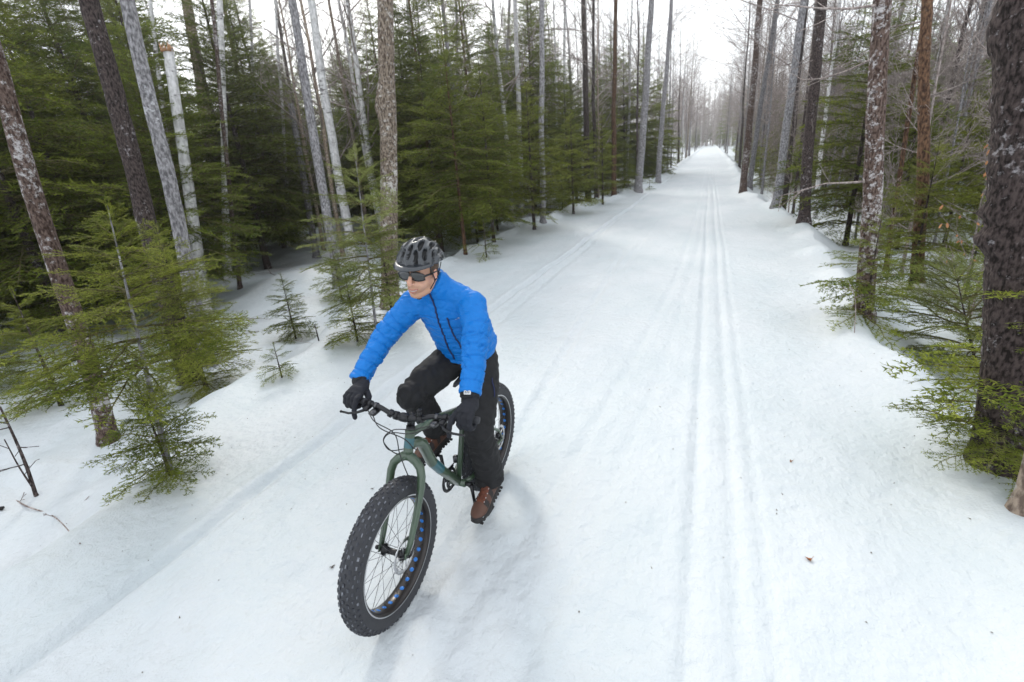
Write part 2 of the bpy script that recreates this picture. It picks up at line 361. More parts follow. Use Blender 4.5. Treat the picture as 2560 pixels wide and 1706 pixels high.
# ------------------------------------------------------------------ firs
rng = np.random.default_rng(7)
def spray(unit, leaf, wid, step, side_step, seed, sub2=True, fan=0.42):
    """one flat fir bough lying along +x, length 1: wood prisms and needle tufts.
    unit: real length in m, so that leaf, wid and the steps can be given in m"""
    r = np.random.default_rng(seed)
    segs = []                                             # (p, q, r0, r1)
    n = 7; ax = [np.array([0, 0, 0.0])]
    for i in range(n):
        t = (i+1)/n
        ax.append(np.array([t, r.normal(0, .012), 0.05*math.sin(t*2.6)-0.09*t*t + r.normal(0, .006)]))
    ax = np.array(ax)
    def axp(t):
        u = min(t*n, n-1e-6); i = int(u); return ax[i]*(1-(u-i))+ax[i+1]*(u-i)
    for i in range(n): segs.append((ax[i], ax[i+1], .010*(1-i/n)+.002, .010*(1-(i+1)/n)+.002, i >= 1))
    t = 0.10
    while t < 0.97:
        for sg in (-1, 1):
            if r.random() < 0.10: continue
            p = axp(t); ln = fan*(1-t)**0.75*(0.55+0.6*min(1, t*3.5))*r.uniform(.7, 1.2) + 0.035
            an = sg*R(r.uniform(42, 62)); d = np.array([math.cos(an), math.sin(an), r.normal(-.05, .09)])
            q = p + d*ln + np.array([ln*.18, 0, -ln*ln*.35])
            m = p*.5+q*.5 + np.array([0, 0, .02*ln])
            segs.append((p, m, .0035, .002, True)); segs.append((m, q, .002, .001, True))
            if sub2 and ln > .12:
                u = .25
                while u < .95:
                    for s2 in (-1, 1):
                        if r.random() < .2: continue
                        pp = p*(1-u)+q*u; l2 = ln*.42*(1-u*.7)*r.uniform(.7, 1.15)
                        a2 = an + s2*R(r.uniform(35, 55)); d2 = np.array([math.cos(a2), math.sin(a2), r.normal(-.05, .15)])
                        segs.append((pp, pp+d2*l2, .0015, .0008, True))
                    u += side_step/unit*1.1/ln*.9
        t += side_step/unit
    V = []; F = []; M = []
    nv = 0
    for (p, q, r0, r1, green) in segs:
        d = q-p; ln = np.linalg.norm(d)
        if ln < 1e-5: continue
        d = d/ln; s = np.cross([0, 0, 1.0], d); s /= np.linalg.norm(s)+1e-9; u = np.cross(d, s)
        if r0 > .0014:
            for P_, rr in ((p, r0), (q, r1)):
                for k in range(3):
                    a = k*2.0944; V.append(P_ + rr*(math.cos(a)*s+math.sin(a)*u))
            for k in range(3):
                k2 = (k+1) % 3; F.append((nv+k, nv+k2, nv+3+k2)); M.append(1); F.append((nv+k, nv+3+k2, nv+3+k)); M.append(1)
            nv += 6
        if green:
            k = max(1, int(ln*unit/step)); 
            for i in range(k):
                for sg in (-1, 1):
                    c = p + d*ln*(i+r.random())/k
                    an = sg*R(r.uniform(30, 60)); dd = d*math.cos(an)+s*math.sin(an)+u*r.normal(.12, .22)
                    l_ = leaf/unit*r.uniform(.7, 1.3); w_ = wid/unit*r.uniform(.8, 1.2)
                    e = np.cross(dd, u); e /= np.linalg.norm(e)+1e-9
                    e = e*math.cos(.5)+u*math.sin(.5)*r.choice((-1, 1))*r.random()
                    V += [c-e*w_*.5, c+e*w_*.5, c+dd*l_]; F.append((nv, nv+1, nv+2)); M.append(0); nv += 3
    return np.array(V), np.array(F), np.array(M)
SP_NEAR = [spray(.75, .021, .0085, .017, .052, 11+i) for i in range(5)]
SP_TINY = [spray(.42, .021, .0085, .014, .050, 31+i, sub2=(i % 2 == 0)) for i in range(4)]
SP_MID = [spray(1.7, .085, .030, .085, .14, 51+i) for i in range(5)]
SP_FAR = [spray(2.2, .17, .060, .17, .26, 71+i) for i in range(4)]

def crown_mesh(name, h, hb, rad, sprays, nwh, per, needle, seed, power=0.8, droop=-8, up=38, twist=0.25, sparse=0.0, leader=True, wood='bough', lean=(0,0), side=None):
    """boughs in whorls round the stem from hb up to h"""
    r = np.random.default_rng(seed); VV = []; FF = []; MM = []; nv = 0
    for i in range(nwh):
        u = (i+r.uniform(-.3, .3)+.5)/nwh; z = hb+(h-hb)*u*.985
        k = per if r.random() < .7 else per-1
        a0 = r.uniform(0, 6.28)
        for j in range(k):
            if r.random() < sparse: continue
            a = a0+6.283*j/k+r.normal(0, .22)
            L_ = rad*max(.06, (1-u)**power)*r.uniform(.72, 1.18)*(0.8+.4*min(1, u*4))
            if side is not None:
                L_ *= 1+side[1]*math.cos(a-side[0])
            el = R(droop+(up-droop)*u**1.3+r.normal(0, 5))
            V, F, M = sprays[r.integers(len(sprays))]
            ca, sa, ce, se = math.cos(a), math.sin(a), math.cos(el), math.sin(el); tw = r.normal(0, twist)
            ct, st = math.cos(tw), math.sin(tw)
            Rx = np.array([[1,0,0],[0,ct,-st],[0,st,ct]]); Ry = np.array([[ce,0,-se],[0,1,0],[se,0,ce]]); Rz = np.array([[ca,-sa,0],[sa,ca,0],[0,0,1]])
            Q = (V*np.array([1, r.choice((-1, 1))*r.uniform(.85, 1.15), 1]))@(Rz@Ry@Rx).T*L_
            z_ = z + r.uniform(-.5, .5)*(h-hb)/nwh*.6
            VV.append(Q+np.array([lean[0]*z_, lean[1]*z_, z_])); FF.append(F+nv); MM.append(M); nv += len(V)
    if leader:
        V, F, M = sprays[0]; L_ = (h-hb)*.10+.06
        Q = V@np.array([[0,0,1],[0,1,0],[-1,0,0]])*L_*np.array([.35, .35, 1]); VV.append(Q+np.array([lean[0]*h, lean[1]*h, h-L_])); FF.append(F+nv); MM.append(M)
    return make_mesh(name, np.concatenate(VV), np.concatenate(FF), [NEEDLE[needle], BARK[wood]], np.concatenate(MM), smooth=False)
def trunk_geo(h, r0, r1=None, seed=0, n=10, k=14, wob=0.02, lean=(0,0), flare=1.35, burls=()):
    r = np.random.default_rng(seed); r1 = r0*.25 if r1 is None else r1
    z = np.concatenate([[-.4, 0, .12, .3], np.linspace(.6, h, k)]) if h > 1.2 else np.concatenate([[-.15], np.linspace(0, h, k)])
    P = np.zeros((len(z), 3)); P[:, 2] = z
    ph = r.uniform(0, 6, 4)
    P[:, 0] = lean[0]*z + wob*h*.1*(np.sin(z*.9+ph[0])+.5*np.sin(z*2.3+ph[1])-np.sin(ph[0])-.5*np.sin(ph[1]))
    P[:, 1] = lean[1]*z + wob*h*.1*(np.sin(z*.8+ph[2])+.5*np.sin(z*2.1+ph[3])-np.sin(ph[2])-.5*np.sin(ph[3]))
    rr = r0+(r1-r0)*np.clip(z/h, 0, 1)**.85
    if h > 1.2: rr = rr*(1+(flare-1)*np.exp(-np.clip(z, 0, 9)/(.5*r0+.03)))
    V, F = tube_geo(P, rr, n)
    # knobbly surface
    V = V.reshape(len(z), n, 3)
    for i in range(len(z)):
        c = P[i]
        for j in range(n):
            V[i, j] = c+(V[i, j]-c)*(1+r.normal(0, .035))
    for (zb, sgn, amt, *sg_) in burls: 
        for i in range(len(z)):
            for j in range(n):
                d = V[i, j]-P[i]
                q = math.exp(-((z[i]-zb)/(sg_[0] if sg_ else .16))**2)*max(0, d[0]*sgn[0]+d[1]*sgn[1])/r0
                V[i, j] += np.array([sgn[0], sgn[1], 0])*q*amt
    return V.reshape(-1, 3), F
def trunk_mesh(name, bark, *a, **kw):
    V, F = trunk_geo(*a, **kw); return make_mesh(name, V, F, BARK[bark])

def fir_proto(name, h, hb, rad, sprays, nwh, per, needle, seed, r0=None, bark='dark', **kw):
    root = empty(name); r0 = r0 or h*.011+.006
    link_mesh('trunk', trunk_mesh('trunk', bark, h*.97, r0, r0*.12, seed, n=8, k=10, wob=.006, lean=kw.get('lean', (0,0)), flare=1.2), root)
    link_mesh('crown', crown_mesh('crown', h, hb, rad, sprays, nwh, per, needle, seed, **kw), root)
    return root
# ------------------------------------------------------------------ bare trees
def limbs(mb, p, d, ln, r0, depth, r, m=0, nk=(6, 5), up=.25, sides=3):
    k = 4 if depth > 0 else 2
    P = [np.array(p)]; dd = np.array(d, float)
    for i in range(k):
        dd = dd + r.normal(0, .10, 3)+np.array([0, 0, up*.25]); dd /= np.linalg.norm(dd); P.append(P[-1]+dd*ln/k)
    P = np.array(P)
    mb.tube(P, np.linspace(r0, max(.0035, r0*.25), len(P)), sides if depth > 0 else 3, m, cap=False)
    if depth <= 0: return
    for i in range(nk[0] if depth > 1 else nk[1]):
        t = r.uniform(.2, 1.0); u = t*k; j = min(int(u), k-1); q = P[j]*(1-(u-j))+P[j+1]*(u-j)
        T = P[j+1]-P[j]; T /= np.linalg.norm(T); s = r.normal(0, 1, 3); s -= T*np.dot(s, T); s /= np.linalg.norm(s)
        a = R(r.uniform(28, 58)); limbs(mb, q, T*math.cos(a)+s*math.sin(a), ln*r.uniform(.32, .55)*(1.1-.5*t), r0*.42*(1.1-.5*t), depth-1, r, m, nk, up)
def bare_crown(h, hb, nb, seed, spread=.16, br0=.03, nk=(6, 5), depth=2, up=.35, lean=(0,0), elev=(25, 60)):
    r = np.random.default_rng(seed); mb = MB()
    for i in range(nb):
        u = ((i+r.random())/nb); z = hb+(h-hb)*u; a = r.uniform(0, 6.283); e = R(r.uniform(*elev))
        ln = h*spread*(1.15-u*.75)*r.uniform(.6, 1.25)
        limbs(mb, [lean[0]*z, lean[1]*z, z], [math.cos(a)*math.cos(e), math.sin(a)*math.cos(e), math.sin(e)], ln, br0*(1.1-.8*u), depth, r, nk=nk, up=up)
    return mb
def bare_proto(name, bark, h, r0, hb, nb, seed, **kw):
    root = empty(name)
    link_mesh('trunk', trunk_mesh('trunk', bark, h, r0, r0*.15, seed, n=8, k=12, wob=.02), root)
    mb = bare_crown(h, hb, nb, seed, **kw); link_mesh('crown', make_mesh('crown', np.concatenate(mb.V), mb.F, BARK['twig']), root)
    return root
# leafless top shared by the hand placed trunks (out of the picture, but there for the shade and for other views)
TOPS = []
for s_ in range(3):
    mb = bare_crown(7.0, 0.2, 16, 400+s_, spread=.32, br0=.05, nk=(5, 4)); mb.tube([[0,0,-.2],[0.1,0,2.5],[0,.15,4.7],[0,0,7]], [.10,.07,.04,.01], 6)
    TOPS.append(make_mesh('crown', np.concatenate(mb.V), mb.F, BARK['twig']))

# ---- trunks one can tell apart: base and a second point on the stem
def stem_tree(name, label, cat, bark, base, top, r0, h=15, seed=0, branches=0, br_h=(1.5, 6), burls=(), group=None, broken=None, dead=False, zoff=0.0, kfine=14, crown=True, twin=None):
    b = at(*base) if len(base) == 2 else np.array(base, float)
    b[2] += zoff
    mid = px_ray((base[0]+top[0])/2, (base[1]+max(0, top[1]))/2) if len(base) == 2 else None
    if mid is not None:
        c_ = float(np.dot(mid/np.linalg.norm(mid), -CM[:, 2])); r0 *= c_**1.75
    vh = np.array([b[0], b[1], 0]); vh /= np.linalg.norm(vh)
    d = px_ray(*top); t = np.dot(b-CO, vh)/np.dot(d, vh); q = CO+d*t
    s = (q-b); hh = s[2]; lean = (s[0]/hh, s[1]/hh)
    root = empty(name, tuple(b)); tag(root, label, cat, group)
    H_ = broken if broken else h
    if H_ == 'top': H_ = hh
    r1 = r0*.72 if broken else max(.03, r0*(1-.045*H_))
    tr = link_mesh('trunk', trunk_mesh('trunk', bark, H_, r0, r1, seed, n=18, k=max(kfine, int(H_*5)), wob=.012 if not broken else .006, lean=lean, burls=burls), root)
    if not broken and crown and not dead:
        c = link_mesh('crown', TOPS[seed % 3], root); c.location = (lean[0]*H_, lean[1]*H_, H_-.1)
    if branches:
        r = np.random.default_rng(seed+900)
        for i in range(branches):
            z = r.uniform(*br_h); a = r.uniform(0, 6.28); e = R(r.uniform(-15, 45)); mb = MB()
            limbs(mb, [0, 0, 0], [math.cos(a)*math.cos(e), math.sin(a)*math.cos(e), math.sin(e)], r.uniform(.5, 1.8), .014, 1, r, nk=(4, 5), up=.15, sides=4)
            o = mb.build('branch', BARK['twig'], root); o.location = (lean[0]*z, lean[1]*z, z)
    return root
ST = stem_tree
ST('birch_tree', 'thick blotchy lichened trunk with reddish dark patches, nearest tree at the left edge', 'tree', 'lichen', (252,1012), (-5,150), .150, seed=1)
ST('maple_tree', 'thick dark purplish trunk leaning left, second big stem from the left edge', 'tree', 'dark', (436,876), (205,0), .185, seed=2)
ST('maple_tree', 'smooth grey trunk with small pale spots leaning beside the dark purplish trunk', 'tree', 'grey', (478,838), (290,0), .150, seed=3)
o = ST('broken_birch', 'snapped off white birch stump with orange broken top', 'tree', 'birch', (474,722), (386,112), .175, seed=4, broken='top')
bt = o.children[0]
ST('birch_tree', 'upright whitish birch with dark flecks standing right of the snapped birch', 'tree', 'birch', (524,640), (503,0), .150, seed=5)
ST('birch_tree', 'darker thin stem forking out at the foot of the upright white birch', 'tree', 'lichen', (552,664), (528,420), .07, seed=6, h=9)
ST('maple_tree', 'broad brown grey trunk partly mossy behind the snapped white birch', 'tree', 'tan', (520,590), (430,0), .36, seed=7)
ST('dead_tree', 'thin dark leaning stem just right of the white birch, base in open snow', 'tree', 'dark', (573,578), (520,375), .10, seed=8, h=7, dead=True)
ST('dead_tree', 'barkless tan leaning dead trunk right of the white birch', 'tree', 'tan', (626,548), (532,100), .15, seed=9, h=11, dead=True)
ST('broken_tree', 'short pale broken snag leaning among the dark firs', 'tree', 'grey', (728,592), (668,238), .14, seed=10, broken='top')
ST('maple_tree', 'slender grey mottled trunk left of the pale birch, base at the snow mound', 'tree', 'grey', (778,655), (672,0), .135, seed=11)
ST('birch_tree', 'pale silvery birch leaning left behind the rider, thicker than its neighbour', 'tree', 'birch', (812,600), (715,0), .175, seed=12)
ST('birch_tree', 'thin curved tan stem crossing behind the pale birch', 'tree', 'tan', (850,560), (755,0), .085, seed=13, h=10)
ST('birch_tree', 'peeling tan trunk with a mossy burl directly behind the cyclist', 'tree', 'peel', (898,705), (878,0), .165, seed=14, burls=((3.0, (-.9,-.3), .12), (1.9, (.7,-.4), .08)))
ST('birch_tree', 'slim straight pale trunk just above the cyclist helmet', 'tree', 'birch', (967,532), (937,0), .125, seed=15)
ST('birch_tree', 'white and dark flecked birch rising behind the bright green firs', 'tree', 'birch', (1200,500), (1184,0), .165, seed=16)
ST('birch_tree', 'short grey stem left of the white flecked birch behind the firs', 'tree', 'grey', (1150,480), (1168,60), .15, seed=17)
ST('maple_tree', 'straight thin grey trunk right of the white flecked birch', 'tree', 'grey', (1248,512), (1245,0), .115, seed=18)
ST('maple_tree', 'dark upright grey trunk above the middle firs', 'tree', 'dark', (1352,470), (1341,0), .20, seed=19)
ST('pine_tree', 'slim rusty brown trunk at the snow edge left of the trail', 'tree', 'rust', (1411,452), (1415,0), .145, seed=20)
ST('maple_tree', 'large pale grey trunk at the left lip of the trail, blackened upper part', 'tree', 'grey', (1466,442), (1497,0), .24, seed=21, branches=4, br_h=(3, 8))
ST('maple_tree', 'far slim trunk on the left trail edge past the large grey one', 'tree', 'grey', (1512,420), (1540,60), .20, seed=22)
ST('maple_tree', 'brown flecked trunk leaning right, first on the right trail edge', 'tree', 'lichen', (1707,443), (1740,60), .19, seed=23, branches=2, br_h=(3, 8))
ST('maple_tree', 'pale fork leaning right behind the first brown flecked trunk', 'tree', 'grey', (1722,432), (1778,60), .16, seed=24)
ST('maple_tree', 'grey trunk leaning right, second on the right trail edge', 'tree', 'grey', (1782,476), (1850,0), .175, seed=25, branches=3, br_h=(2, 8))
ST('maple_tree', 'dark brown trunk leaning right, third on the right trail edge', 'tree', 'dark', (1847,515), (1890,0), .185, seed=26, branches=4, br_h=(1.5, 6))
ST('maple_tree', 'black thin leaning stem between the grey and dark brown right trunks', 'tree', 'dark', (1822,490), (1858,180), .07, seed=27, h=7)
ST('maple_tree', 'thick flecked trunk with rusty side and fir boughs at its foot, right of the trail', 'tree', 'lichen', (1984,722), (2018,0), .150, seed=28, branches=3, br_h=(1.5, 5), burls=((2.2, (-.6,-.5), .05),))
ST('maple_tree', 'rust brown mossy trunk standing behind the fir boughs on the right', 'tree', 'rust', (2106,650), (2133,0), .165, seed=29, branches=3, br_h=(2.0, 5))
ST('maple_tree', 'small mossy trunk between the two thick right hand trunks', 'tree', 'rust', (2035,620), (2085,300), .07, seed=30, h=6)
ST('maple_tree', 'massive black and grey lichened trunk at the right edge with knobs', 'tree', 'dark', (2300,1065), (2352,0), .255, seed=31, burls=((2.44, (-.89,.46), .045, .09), (1.38, (-.89,.46), .07, .05), (1.53, (-.89,.46), .05, .04)), kfine=420)
ST('maple_tree', 'reddish split bark trunk base in the lower right corner', 'tree', 'tan', (2352,1172), (2440,800), .10, seed=32)
ST('birch_tree', 'slim pale birch in the gap right of the tan dead trunk', 'tree', 'birch', (606,572), (572,0), .085, seed=41, h=13)
ST('birch_tree', 'slim whitish trunk forked low, left of the slender mottled trunk', 'tree', 'birch', (664,566), (632,0), .085, seed=42, h=13)
ST('birch_tree', 'thin pale stem seen between the dark purplish and grey leaning trunks', 'tree', 'birch', (418,640), (345,0), .10, seed=43, h=12)
ST('birch_tree', 'thin grey birch right of the slim straight pale trunk, in front of the big fir', 'tree', 'grey', (1060,505), (1048,0), .10, seed=44, h=13)
ST('birch_tree', 'slim white birch just left of the large trunk at the trail lip', 'tree', 'birch', (1440,430), (1452,0), .12, seed=45, h=14)
ST('birch_tree', 'slim white birch between the green firs at the left bank', 'tree', 'birch', (1300,470), (1296,0), .12, seed=46, h=14)
# orange torn top of the snapped birch
mb = MB(); 
me_t = bt.data; zz = max(v.co.z for v in me_t.vertices); tp = np.mean([v.co[:] for v in me_t.vertices if v.co.z > zz-.02], axis=0)
r_ = np.random.default_rng(3)
for i in range(16):
    a = i/16*6.28; q = tp+np.array([.09*math.cos(a), .09*math.sin(a), -.03]); mb.tube([q-np.array([0,0,.03]), q+np.array([r_.normal(0,.012), r_.normal(0,.012), r_.uniform(.0, .15)])], [.026, .003], 4)
mb.build('splinter', simple('torn_wood', (.36,.19,.09), .8, noise=(20,.4)), o)

# ------------------------------------------------------------------ saplings and small firs, each of its own
def fir(name, label, base, h, hb, rad, sprays, nwh, per, needle, seed, group=None, rz=None, tip=None, **kw):
    b = at(*base)
    c_ = float(np.dot((b-CO)/np.linalg.norm(b-CO), -CM[:, 2])); rad *= c_**1.7; hb *= c_
    if tip:
        vh = np.array([b[0], b[1], 0]); vh /= np.linalg.norm(vh); d = px_ray(*tip); t = np.dot(b-CO, vh)/np.dot(d, vh); q = CO+d*t-b
        h = q[2]; kw['lean'] = (q[0]/h, q[1]/h)
    else: h *= c_
    t = fir_proto(name, h, hb, rad, sprays, nwh, per, needle, seed, **kw); t.location = b
    if rz is not None: t.rotation_euler = (0, 0, rz)
    tag(t, label, 'fir tree', group); return t
N_, T_, M_ = SP_NEAR, SP_TINY, SP_MID
fir('fir_sapling', 'tall spindly young fir with wide bright boughs and bushy foot, front left', (392,1088), 3.35, .95, 1.25, N_, 11, 5, 'bright', 101, r0=.026, bark='grey', power=.75, tip=(240,450), droop=-4, up=30, sparse=.1)
fir('fir_bush', 'bushy low fir skirt at the foot of the spindly front left sapling', (392,1092), 1.0, .02, .66, T_, 11, 7, 'mid', 102, droop=-5, up=40)
fir('fir_sapling', 'dense green fir hiding the feet of the dark leaning trunks', (475,895), 2.5, .05, 1.15, N_, 14, 6, 'bright', 103, r0=.03)
fir('fir_sapling', 'broad lower fir left of the dense green one, near the blotchy trunk', (140,930), 2.3, .10, 1.25, N_, 9, 5, 'bright', 104, sparse=.2, r0=.03, droop=0, power=.7)
fir('fir_sapling', 'fir cut by the left picture edge beside the blotchy trunk', (-10,900), 2.6, .15, 1.7, N_, 10, 5, 'bright', 105, sparse=.25)
fir('fir_sapling', 'dark fir behind the blotchy trunk at far left', (100,770), 3.8, .3, 1.9, N_, 13, 5, 'bright', 106, sparse=.2)
fir('fir_sapling', 'open little fir standing alone in the snow left of the cyclist', (680,778), 1.28, .08, .66, T_, 12, 6, 'mid', 107, sparse=.10, up=30)
fir('fir_seedling', 'tiny fir seedling in front of the lone little fir', (648,868), .48, .02, .34, T_, 5, 5, 'mid', 108)
fir('fir_sapling', 'tall pale grey green sapling with lit tips behind the rider shoulder', (868,783), 3.0, .55, .95, N_, 12, 5, 'pale', 109, r0=.022, bark='grey', tip=(812,322), sparse=.08, power=.7)
fir('fir_bush', 'low fir at the base of the pale grey green sapling', (822,785), 1.0, .03, .58, T_, 10, 6, 'mid', 110, sparse=.1)
fir('fir_sapling', 'small fir between the slender grey trunk and the burled trunk', (786,690), 1.3, .1, .65, T_, 9, 6, 'mid', 111)
fir('fir_sapling', 'fir wrapped round the foot of the peeling burled trunk', (905,745), 1.6, .1, .55, T_, 11, 5, 'mid', 112)
fir('fir_sapling', 'fir round the foot of the thick flecked trunk on the right', (1985,732), 1.5, .05, .95, T_, 8, 6, 'mid', 113, up=30)
fir('fir_sapling', 'fir behind the rusty trunk with level bright boughs on the right', (2090,665), 3.2, .25, 1.7, N_, 13, 5, 'bright', 114, sparse=.1)
fir('fir_sapling', 'sprawling fir reaching over the bank left of the massive trunk', (2245,850), 1.5, .15, 2.0, N_, 9, 5, 'pale', 115, sparse=.15, droop=0, power=.6, tip=(2190,600))
fir('fir_sapling', 'fir with drooping boughs in front of the massive right edge trunk', (2278,1040), 2.5, .25, 1.15, T_, 14, 5, 'bright', 116, sparse=.2, droop=-12)
fir('fir_bush', 'flattened fir boughs trailing down the snow bank at lower right', (2275,1060), .60, .02, 1.0, N_, 4, 5, 'mid', 117, sparse=.15, droop=-6, up=12, power=.5)
fir('fir_sapling', 'thin fir with sparse boughs between the rusty and massive trunks', (2215,690), 2.4, .3, .9, N_, 8, 4, 'bright', 118, sparse=.2)
fir('fir_tree', 'big dark fir with brown bare lower stem above the cyclist helmet', (1011,572), 8.6, 1.7, 2.1, M_, 26, 7, 'deep', 120, r0=.10, bark='rust', droop=-12)
fir('fir_tree', 'fir with bare double stem just right of the helmet', (1070,585), 5.4, 1.0, 1.5, M_, 18, 6, 'mid', 121, r0=.05, bark='rust', droop=-10)
fir('fir_tree', 'bright green pointed fir right of the big dark fir', (1228,528), 4.6, .5, 1.35, M_, 18, 6, 'bright', 122, droop=-8)
fir('fir_tree', 'light green fir at the lip of the bank, nearest the trail on the left', (1318,492), 3.9, .4, 1.25, M_, 16, 6, 'bright', 123, droop=-8)
fir('fir_tree', 'olive fir between the pointed green fir and the helmet', (1135,556), 4.6, .6, 1.4, M_, 17, 6, 'mid', 124)
fir('fir_sapling', 'small twiggy fir at the edge of the snow right of the helmet', (1118,592), 1.1, .05, .6, T_, 6, 5, 'mid', 125, sparse=.2)
fir('fir_tree', 'thin pale fir leaning over the bank beside the slim rusty trunk', (1385,470), 3.8, .5, 1.0, M_, 14, 5, 'bright', 126)
fir('fir_sapling', 'low fir tuft on the bank beside the large pale grey trunk', (1492,436), .9, .03, .7, T_, 4, 5, 'mid', 127, sparse=.2)

fir('fir_tree', 'tall soft green fir filling the view between pale birch and peeling trunk', (925,548), 9.0, 1.2, 2.0, M_, 26, 7, 'mid', 130, r0=.09, bark='rust', droop=-10)
fir('fir_tree', 'tall hazy fir behind the double stemmed fir', (1105,530), 10.5, 1.2, 2.3, M_, 28, 7, 'mid', 131, r0=.10, bark='rust', droop=-10)
fir('fir_tree', 'full dark fir behind the slim pole between helmet and slim pale trunk', (850,520), 8.2, .8, 2.0, M_, 24, 7, 'deep', 132, r0=.09)
fir('fir_tree', 'dark fir behind the lone little fir at the back of the clearing', (690,508), 7.6, .6, 2.0, M_, 24, 7, 'deep', 133, r0=.09)
fir('fir_tree', 'dark fir filling the upper left corner behind the blotchy trunk', (20,640), 8.0, .6, 2.6, M_, 26, 7, 'mid', 140, r0=.09)
fir('fir_tree', 'big fir behind the blotchy and dark purplish trunks', (175,600), 10.5, .8, 3.0, M_, 28, 7, 'deep', 141, r0=.11)
fir('fir_tree', 'big fir behind the grey leaning trunk and the snapped birch', (335,545), 9.0, 1.0, 2.4, M_, 24, 6, 'mid', 142, r0=.11)
fir('fir_tree', 'fir between the upright white birch and the tan dead trunk', (585,480), 8.5, .8, 2.2, M_, 24, 6, 'mid', 143, r0=.10)
fir('fir_tree', 'green fir behind the third right hand trunk', (1895,452), 5.0, .4, 1.5, M_, 18, 6, 'mid', 134)
fir('fir_tree', 'green fir left of the thick flecked right hand trunk, further back', (1945,470), 4.2, .4, 1.4, M_, 16, 6, 'bright', 135)
fir('fir_tree', 'green fir seen between the flecked and the rusty trunk', (2060,520), 4.6, .4, 1.5, M_, 17, 6, 'mid', 136)
fir('fir_tree', 'light green fir right of the rusty trunk', (2170,560), 4.4, .4, 1.5, M_, 17, 6, 'bright', 137)
fir('fir_tree', 'tall green fir behind the beech sapling with orange leaves', (2235,520), 7.5, .6, 1.9, M_, 22, 7, 'mid', 138)

# ------------------------------------------------------------------ the woods: copies of a few kinds
taken = []; DESC = []
def edgeL(y): return float(np.interp(y, LE[:,0], LE[:,1]))
def edgeR(y): return float(np.interp(y, RE[:,0], RE[:,1]))
def free(x, y, d):
    if x < 0 and 33 < math.degrees(math.atan2(-x, y)) < 52 and math.hypot(x, y) < 16.5: return False      # the open clearing with the mound
    for (a, b) in taken:
        if (a-x)**2+(b-y)**2 < d*d: return False
    taken.append((x, y)); return True
def in_view(x, y, m=6.0):
    """roughly inside the picture, or close enough to it to throw shade or reach in"""
    q = (np.array([x, y, 1.5])-CO) @ CM
    if -q[2] < 0.5: return False
    return abs(q[0]/-q[2]*CAM_F) < 1280+ m*CAM_F/max(3, -q[2])*.5
kinds = [
 fir_proto('fir_tree', 9.5, .9, 2.4, SP_MID, 30, 7, 'deep', 201, r0=.12),
 fir_proto('fir_tree', 8.5, .5, 2.1, SP_MID, 26, 7, 'mid', 202, r0=.09),
 fir_proto('fir_tree', 11.5, 2.3, 2.3, SP_MID, 30, 7, 'deep', 203, r0=.13),
 fir_proto('fir_tree', 6.0, .35, 1.6, SP_MID, 20, 6, 'mid', 204, r0=.06),
 fir_proto('fir_tree', 3.2, .2, 1.1, SP_MID, 13, 6, 'bright', 205, r0=.035)]
far_kinds = [fir_proto('fir_tree', 11, 1.0, 2.4, SP_FAR, 22, 6, 'mid', 211, r0=.12), fir_proto('fir_tree', 8, .8, 2.0, SP_FAR, 18, 6, 'mid', 212, r0=.09), fir_proto('fir_tree', 13, 2.5, 2.3, SP_FAR, 22, 6, 'deep', 213, r0=.12)]
bares = [bare_proto('bare_tree', b_, h_, r_2, hb_, nb_, 300+i, **kw) for i, (b_, h_, r_2, hb_, nb_, kw) in enumerate([
 ('grey', 16, .12, 3.5, 34, {}), ('birch', 14, .10, 3.0, 30, {}), ('dark', 16, .12, 3.5, 34, {}), ('grey', 12, .065, 2.0, 34, dict(spread=.14)), ('tan', 13, .08, 2.4, 32, {})])]
thin = [bare_proto('thin_tree', b_, h_, r_2, hb_, nb_, 320+i, spread=.2, br0=.012, nk=(7, 6), elev=(10, 50)) for i, (b_, h_, r_2, hb_, nb_) in enumerate([
 ('twig', 6, .030, .7, 34), ('grey', 7.5, .04, 1.0, 36), ('twig', 4.2, .02, .4, 26), ('tan', 8, .045, 1.2, 36)])]
bush = [bare_proto('bare_sapling', 'twig', h_, .011, .1, nb_, 340+i, spread=.32, br0=.006, nk=(4, 3), depth=1, elev=(10, 65)) for i, (h_, nb_) in enumerate([(1.6, 12), (1.1, 9), (2.3, 14)])]
used = set()
for ks_, ds_ in ((kinds, ('broad dark fir', 'medium conical fir', 'tall dark fir with bare lower stem', 'slim green fir', 'small light green fir')), (far_kinds, ('broad distant fir', 'medium distant fir', 'tall distant fir')),
                 (bares, ('grey leafless tree', 'pale birch', 'dark brown leafless tree', 'slender grey leafless tree', 'tan leafless tree')), (thin, ('thin brown pole tree', 'thin grey pole tree', 'low thin brown sapling tree', 'thin tan pole tree')),
                 (bush, ('waist high twiggy sapling', 'low twiggy sapling', 'head high twiggy sapling'))):
    for k_, d_ in zip(ks_, ds_): DESC.append(d_); k_['d'] = len(DESC)-1
